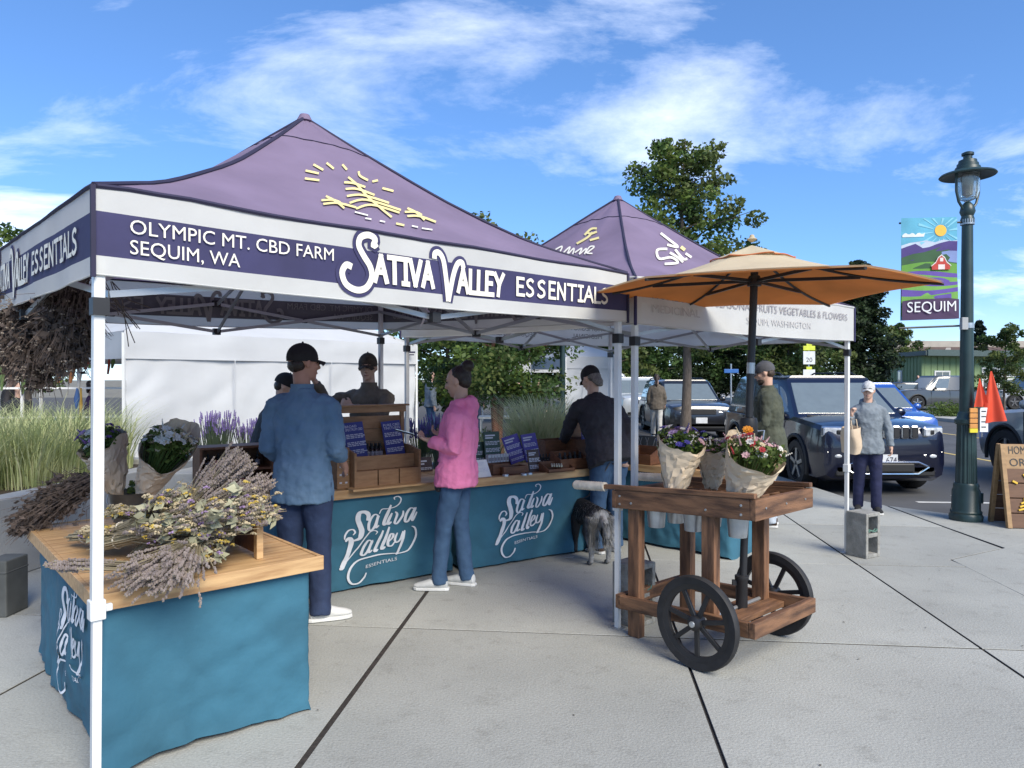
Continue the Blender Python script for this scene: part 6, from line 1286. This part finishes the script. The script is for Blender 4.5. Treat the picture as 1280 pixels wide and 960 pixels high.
jr = MB(); jr.lathe([(0, 0), (.03, 0), (.032, .01), (.032, .07), (.022, .085), (.022, .10), (0, .10)], 14); o = jr.build('red_jar', mat('dark_red_jar', (.14, .02, .02), .3), smooth=True); o.location = on(882, 6.5); tag(o, 'dark red jar on the short counter tray', 'jar')

# ------------------------------------------------------------------ flowers
FC = {n: mat('petal_'+n, c, .7, .15, 20, transl=.2) for n, c in dict(white=(.72, .70, .64), cream=(.62, .52, .34), yellow=(.66, .48, .10), purple=(.20, .10, .34), lilac=(.40, .27, .48), pink=(.58, .36, .38), red=(.36, .02, .03), orange=(.78, .30, .02), blue=(.06, .05, .28)).items()}
M_stem = leafmat('fresh_stem', (.11, .17, .045), (.05, .09, .02)); M_drystem = mat('dry_stem', (.36, .31, .20), .9, .2, 12, col2=(.23, .195, .13)); M_drylav = mat('dried_lavender', (.270, .225, .205), .95, .25, 25, col2=(.155, .125, .12)); M_dryleaf = mat('dried_pale_leaf', (.40, .39, .26), .9, .2, 12); M_brownherb = mat('dried_brown_herb', (.115, .085, .07), .95, .25, 18)
def blossom(mb, c, d, r, n=7):
    d = V(d).normalized(); q = d.orthogonal().normalized(); c = V(c)
    for k in range(n):
        a = Matrix.Rotation(2*math.pi*k/n, 3, d) @ q; s_ = d.cross(a)*r*.42; mb.add([c, c+a*r*.6+s_+d*r*.25, c+a*r+d*r*.18, c+a*r*.6-s_+d*r*.25], [(0, 1, 2, 3)])
    mb.ball(c+d*r*.12, r*.28, 7, 4)
def cluster(mb, c, r, n):
    for _ in range(n):
        a, b = random.uniform(0, 6.28), random.uniform(0, 1); mb.ball(V(c)+V((math.cos(a)*r*b, math.sin(a)*r*b, r*.5*(1-b*b))), r*random.uniform(.16, .3), 6, 4)
def bouquet(label, base, tip, ra, paper, cols, rz=0.0, seed=1, twist=0.0, pts=0.0, openness=1.0):
    """kraft paper cone from base to tip with cut flowers; base and tip in world coordinates"""
    random.seed(seed); base, tip = V(base), V(tip); ax = (tip-base); L_ = ax.length; r = thing('wrapped_bouquet', label, 'bouquet', tuple(base), group='bouquets wrapped in kraft paper')
    q = ax.to_track_quat('Z', 'Y').to_matrix(); T = lambda p: q @ V(p)
    def pf(u, v):
        a = 2*math.pi*u*1.12+twist; rad = lerp(.034, ra, v**.8)*(1+.08*noise.noise(V((math.cos(a)*1.3, math.sin(a)*1.3, v+seed))))+.022*(abs(noise.noise(V((u*7+v*3, v*4, seed))))-.2)*(.3+v)+.010*(abs(noise.noise(V((u*15-v*7, v*11+u*4, seed+3))))-.2)+.006*(u > .94)
        wd = T((math.cos(a), math.sin(a), 0)); zt = L_*v*(.93+.26*v*v*(wd.y+.25*wd.x*math.sin(seed))*openness+.05*v*math.sin(a*2+seed*2)+.03*v*math.sin(a*5+seed)); return T((rad*math.cos(a), rad*math.sin(a)*.8, zt))
    jit = random.Random(seed); MB().grid(lambda u, v: pf(u, v)+V((jit.gauss(0, .0035), jit.gauss(0, .0035), jit.gauss(0, .0035))), 34, 13).build('paper_wrap', paper, r, fix=False)
    MB().tube([T((.045*math.cos(a), .04*math.sin(a), L_*.20+.004*math.sin(a*3))) for a in [2*math.pi*k/16 for k in range(17)]], .003, 5).build('twine', M_rope, r)
    st, lf = MB(), MB(); fm = {c: MB() for c in cols}
    for k in range(120):
        a = random.uniform(0, 6.28); b = math.sqrt(random.random()); e = V((math.cos(a)*ra*.92*b, math.sin(a)*ra*.75*b, L_*random.uniform(.92, 1.22)-.03*b)); s0 = V((e.x*.1, e.y*.1, .02)); st.tube([T(s0), T((s0+e)/2), T(e)], .0022, 4); d = T((e.x*.9, e.y*.9, .12)).normalized(); c = random.choice(cols)
        t = random.random()
        if t < .38: blossom(fm[c], T(e), d, random.uniform(.016, .034))
        elif t < .62: cluster(fm[c], T(e), random.uniform(.014, .026), 12)
        elif t < .75:
            for j in range(5): fm[c].ball(T(e)+d*.011*j, .008-.001*j, 6, 4)
        leaves(lf, T(e*.93), 5, .03, .035)
    st.build('stems', M_stem, r, fix=False)['kind'] = 'stuff'; lf.build('leaves', LF[2], r, fix=False)['kind'] = 'stuff'
    for c, m_ in fm.items():
        if m_.v: m_.build(c+'_flowers', FC[c], r, fix=False)['kind'] = 'stuff'
    return r
cw_ = lambda x, y, z: tuple(CC+CS*x+CL*y+V((0, 0, z)))
bouquet('slim kraft wrapped bouquet of white and lilac flowers in the cart', pix(843, 622, 4.22), pix(852, 548, 4.26), .155, M_paper2, ['white', 'lilac', 'white', 'pink', 'blue'], seed=3, openness=.5)
bouquet('wide kraft wrapped bouquet with an orange and a red flower in the cart', pix(922, 640, 3.98), pix(944, 560, 3.98), .215, M_paper2, ['white', 'pink', 'red', 'cream', 'white'], seed=6, openness=.9)
bouquet('smaller kraft wrapped bouquet behind the wide one in the cart', pix(890, 612, 4.35), pix(894, 558, 4.40), .11, M_paper2, ['white', 'pink', 'lilac'], seed=8, openness=.5)
of = thing('orange_flower', 'single orange flower standing above the wide bouquet', 'flower', tuple(pix(932, 556, 4.0))); m_ = MB(); e = pix(935, 538, 4.0)-pix(932, 556, 4.0); m_.tube([(0, 0, -.06), e*.5, e], .003, 5); m_.build('stem', M_stem, of); m_ = MB(); blossom(m_, e, (-.1, -.6, .6), .032, 10); blossom(m_, e+V((0, 0, .004)), (-.1, -.5, .8), .024, 8); m_.build('petals', FC['orange'], of, fix=False)
rf = thing('red_flower', 'single dark red flower at the edge of the wide bouquet', 'flower', tuple(pix(936, 566, 3.9))); m_ = MB(); e = pix(938, 553, 3.86)-pix(936, 566, 3.9); m_.tube([(0, 0, -.06), e*.5, e], .003, 5); m_.build('stem', M_stem, rf); m_ = MB(); blossom(m_, e, (0, -.8, .4), .03, 10); blossom(m_, e, (0, -.9, .3), .02, 8); m_.build('petals', FC['red'], rf, fix=False)
# bouquets on the flower table
zp = .746
bk = thing('zinc_bucket', 'zinc bucket with handle on the flower table', 'bucket', tuple(at(165, 4.28, zp))); MB().lathe([(0, 0), (.10, 0), (.125, .17), (.13, .175), (.123, .17), (.095, .006), (0, .006)], 28).build('bucket_body', mat('dark_zinc', (.16, .165, .16), .4, .2, 8, metal=.7), bk, smooth=True); MB().tube([(.128*math.cos(a), -.03-.09*math.sin(a), .16-.08*math.sin(a)) for a in [math.pi*k/12 for k in range(13)]], .003, 5).build('bucket_handle', M_galv, bk)
bouquet('kraft wrapped bouquet with purple flowers behind the white canopy leg', pix(146, 622, 4.30), pix(126, 546, 4.32), .155, M_paper, ['purple', 'lilac', 'white', 'cream'], seed=12, openness=.8)
bouquet('leaning kraft wrapped bouquet with white daisies on the flower table', pix(176, 625, 4.28), pix(214, 550, 4.30), .185, M_paper, ['white', 'white', 'cream'], seed=17, openness=1.3)
pt = thing('potted_herb', 'small potted green herb between the two table bouquets', 'pot plant', tuple(at(172, 4.42, zp))); MB().lathe([(0, 0), (.04, 0), (.052, .09), (.046, .09), (.03, .07), (0, .07)], 18).build('pot', M_wood3, pt, smooth=True); m_ = MB(); leaves(m_, (0, 0, .15), 140, .075, .045); m_.build('foliage', LF[2], pt, fix=False)['kind'] = 'stuff'
# wooden divider board on the table
tu = V((.75, .66, 0)).normalized(); tv = V((-tu.y, tu.x, 0)); TF = V((-1.63, 2.80, 0))
tp2 = lambda a, b, z=zp: TF+tu*a+tv*b+V((0, 0, z))
dv = thing('wooden_stand', 'upright pine stand supporting the dried lavender bundles', 'stand', tuple(tp2(.70, .20)), math.atan2(tu.y, tu.x)); MB().box((0, -.05, .125), (.032, .04, .25)).build('post', M_wood, dv, bevel=.003); MB().box((0, .10, .12), (.016, .28, .20)).build('panel', M_wood3, dv, bevel=.003); MB().box((0, .26, .125), (.032, .04, .25)).build('post', M_wood, dv, bevel=.003)
def dried(label, a, b, z0, z1, L_, kind, n, spread, seed, base_at=None, tip_at=None, group='dried flower bundles on the table'):
    """a bundle from its tied stem end to its fanned flower end"""
    random.seed(seed); A, B = V(base_at), V(tip_at); ax = (B-A); Ln = ax.length; d = ax.normalized(); sx = d.cross(V((0, 0, 1))).normalized(); sz = sx.cross(d)
    r = thing('dried_bouquet', label, 'dried bouquet', tuple(A), group=group); st, lv_, ye, wh, pu, lf = MB(), MB(), MB(), MB(), MB(), MB(); G = {'lav': (lv_,)}
    for k in range(n):
        u, w = random.gauss(0, .5), random.gauss(0, .38); f = random.uniform(.72, 1.12); p0 = sx*u*.035+sz*w*.025; p1 = d*Ln*.45*f+sx*u*.045+sz*(w*.03); p2_ = d*Ln*f+sx*u*spread+sz*(w*spread*.5+.02)
        p2_.z = max(p2_.z, zp-A.z+.012) if seed not in (73, 79) else p2_.z
        st.tube([p0-d*random.uniform(0, .07), p1, p2_], [.0021, .0020, .0016], 3); dd = (p2_-p1).normalized(); t = random.random()
        if kind == 'lav' or (kind == 'mix' and t < .38):
            m_ = random.randint(6, 10)
            for j in range(m_): lv_.ball(p2_-dd*(.0095*(m_-j))+V((random.gauss(0, .002), random.gauss(0, .002), random.gauss(0, .002))), (.0052, .0052, .0068), 5, 3)
        elif kind in ('straw', 'mix') and t < .80: cluster(ye if random.random() < .34 else wh, p2_-dd*.03, random.uniform(.012, .024), 12)
        elif t < .88: cluster(pu, p2_-dd*.05, random.uniform(.012, .022), 10)
        else: leaves(lf, p2_-dd*.05, 6, .025, .06)
        if kind == 'straw' and t > .5: cluster(wh, p2_-dd*.06, .016, 9)
    for m_, nm, mm in ((st, 'stems', M_drystem), (lv_, 'lavender_spikes', M_drylav), (ye, 'yellow_flowers', FC['yellow']), (wh, 'cream_flowers', FC['cream']), (pu, 'purple_flowers', FC['lilac']), (lf, 'dry_leaves', M_dryleaf)):
        if m_.v: m_.build(nm, mm, r, fix=False)['kind'] = 'stuff'
    c0 = d*.06; MB().tube([c0+(sx*math.cos(t)+sz*math.sin(t))*.034 for t in [2*math.pi*k/14 for k in range(15)]], .004, 5).build('tie', M_rope, r)
    return r
P_ = lambda x, y, Y: pix(x, y, Y)
dried('bundle of grey lavender fanned up against the pine stand', 0, 0, 0, 0, 0, 'lav', 420, .18, 71, None or tp2(.30, .52, zp+.05), pix(300, 582, 3.55))
dried('large mixed dried bouquet with yellow and purple heads on top of the pile', 0, 0, 0, 0, 0, 'mix', 380, .24, 72, tp2(.16, .62, zp+.07), pix(305, 640, 3.22))
dried('dried lavender bunch spilling over the front edge of the table', 0, 0, 0, 0, 0, 'lav', 300, .18, 73, pix(262, 655, 3.30), pix(192, 732, 2.80))
dried('mixed dried bunch with yellow heads at the middle of the pile', 0, 0, 0, 0, 0, 'mix', 300, .2, 74, tp2(.10, .95, zp+.06), pix(262, 660, 3.15))
dried('cream and yellow strawflower bunch lying on the table', 0, 0, 0, 0, 0, 'straw', 150, .06, 75, tp2(.55, .95, zp+.05), pix(112, 672, 3.35))
dried('second strawflower bunch lying behind the first', 0, 0, 0, 0, 0, 'straw', 130, .06, 76, tp2(.62, 1.10, zp+.06), pix(140, 645, 3.6))
dried('small mixed dried posy with pale leaves at the table front', 0, 0, 0, 0, 0, 'mix', 120, .12, 78, tp2(.62, .42, zp+.05), pix(240, 700, 3.08))
dried('thin grass bunch pointing past the white canopy leg', 0, 0, 0, 0, 0, 'lav', 60, .05, 79, tp2(.34, .18, zp+.03), pix(72, 712, 2.75))
dried('lavender bunch hanging off the right side of the pine stand', 0, 0, 0, 0, 0, 'mix', 110, .10, 80, tp2(.52, .50, zp+.14), pix(338, 650, 3.32))
dried('pale green and lavender bunch on the near side of the pile', 0, 0, 0, 0, 0, 'mix', 220, .16, 81, tp2(.20, .70, zp+.10), pix(225, 628, 3.35))
dried('upright lavender bunch behind the pine stand', 0, 0, 0, 0, 0, 'lav', 260, .14, 82, tp2(.40, .45, zp+.08), pix(325, 610, 3.45))
# brown herb rope over the planter edge, and dried herbs hanging under the canopy
def herb(label, pts, rad, n, name='dried_herb_bundle', leaf=.035, hang=None, cream=0):
    random.seed(n); r = thing(name, label, 'dried herbs', tuple(pts[0])); o = V(pts[0]); c = [V(p)-o for p in pts]; m_ = MB(); s_ = MB(); w_ = MB()
    for k in range(n):
        t = random.random()*(len(c)-1); i = min(int(t), len(c)-2); p = lerp(c[i], c[i+1], t-i); d = (c[i+1]-c[i]).normalized(); rr = rad*(math.sin(math.pi*min(.98, max(.08, (t/(len(c)-1)))))**.5); off_ = V((random.gauss(0, .45), random.gauss(0, .45), random.gauss(0, .45)))*rr; q = p+off_
        s_.tube([q-d*.05, q, q+d*.06+off_*.5], [.0018, .0018, .001], 3); leaves(m_, q+d*.03, 3, .025, leaf)
        if cream and random.random() < cream: cluster(w_, q+d*.05+off_*.3, .014, 6)
    s_.build('twigs', M_brownherb, r, fix=False)['kind'] = 'stuff'; m_.build('dry_leaves', M_brownherb, r, fix=False)['kind'] = 'stuff'
    if w_.v: w_.build('seed_heads', mat('pale_seed_head', (.30, .25, .20), .9), r, fix=False)['kind'] = 'stuff'
    if hang: MB().tube([c[0], V(hang)-o], .004, 5).build('hanging_cord', M_rope, r)
    return r
herb('long brown dried herb rope at the back corner of the flower table', [pix(112, 602, 4.1), pix(85, 617, 4.08), pix(55, 636, 4.05), pix(25, 658, 4.0)], .10, 900)
hg = [((14, 378), (10, 410), (20, 455), 4.3, 'dark dried herb bunch hanging from the canopy truss over the planter', .16, .0), ((58, 372), (50, 410), (44, 470), 3.75, 'dried bunch with pale seed heads hanging beside the darkest bunch', .17, .5), ((95, 364), (88, 400), (84, 440), 3.35, 'brown dried bunch hanging next to the white canopy leg', .13, .2), ((75, 366), (70, 390), (70, 425), 4.15, 'short dried bunch hanging behind the others', .14, .3)]
for a, b, c, Y, lb, rd, cr_ in hg: herb(lb, [pix(*a, Y), pix(*b, Y), pix(*c, Y)], rd, 900, 'hanging_herbs', .04, pix(a[0], a[1]-14, Y), cr_)
twg = MB()
for k in range(8): p = pix(118+random.uniform(0, 25), 352, 3.0); twg.tube([p, p+V((random.uniform(.02, .12), .0, -.08)), p+V((random.uniform(.05, .2), 0, random.uniform(-.28, -.1)))], .0022, 4)
tag(twg.build('hanging_twigs', M_brownherb, fix=False), 'thin dark twigs hanging beside the white canopy leg', 'twigs')
ug = MB(); ug.box((0, 0, .19), (.16, .22, .38)); ug.box((0, 0, .30), (.165, .23, .02)); o = ug.build('utility_box', mat('dark_grey_box', (.10, .105, .10), .7, .2, 6), bevel=.01); o.location = at(6, 4.85); tag(o, 'dark grey utility box standing by the planter wall', 'utility box')

# leaf litter and grit on the slabs
random.seed(91); lt = MB()
for k in range(70):
    p = V((random.uniform(-1.5, 4.2), random.uniform(2.6, 7.5), .0035)); a = random.uniform(0, 6.28); r_ = random.uniform(.004, .013)
    lt.add([p+V((math.cos(a+j*2.09)*r_*random.uniform(.4, 1), math.sin(a+j*2.09)*r_*random.uniform(.4, 1), .002*random.random())) for j in range(3)], [(0, 1, 2)])
tag(lt.build('leaf_litter', mat('dry_litter', (.06, .045, .03), .9), fix=False), 'scattered dry leaf bits on the concrete slabs', 'litter', kind='stuff')
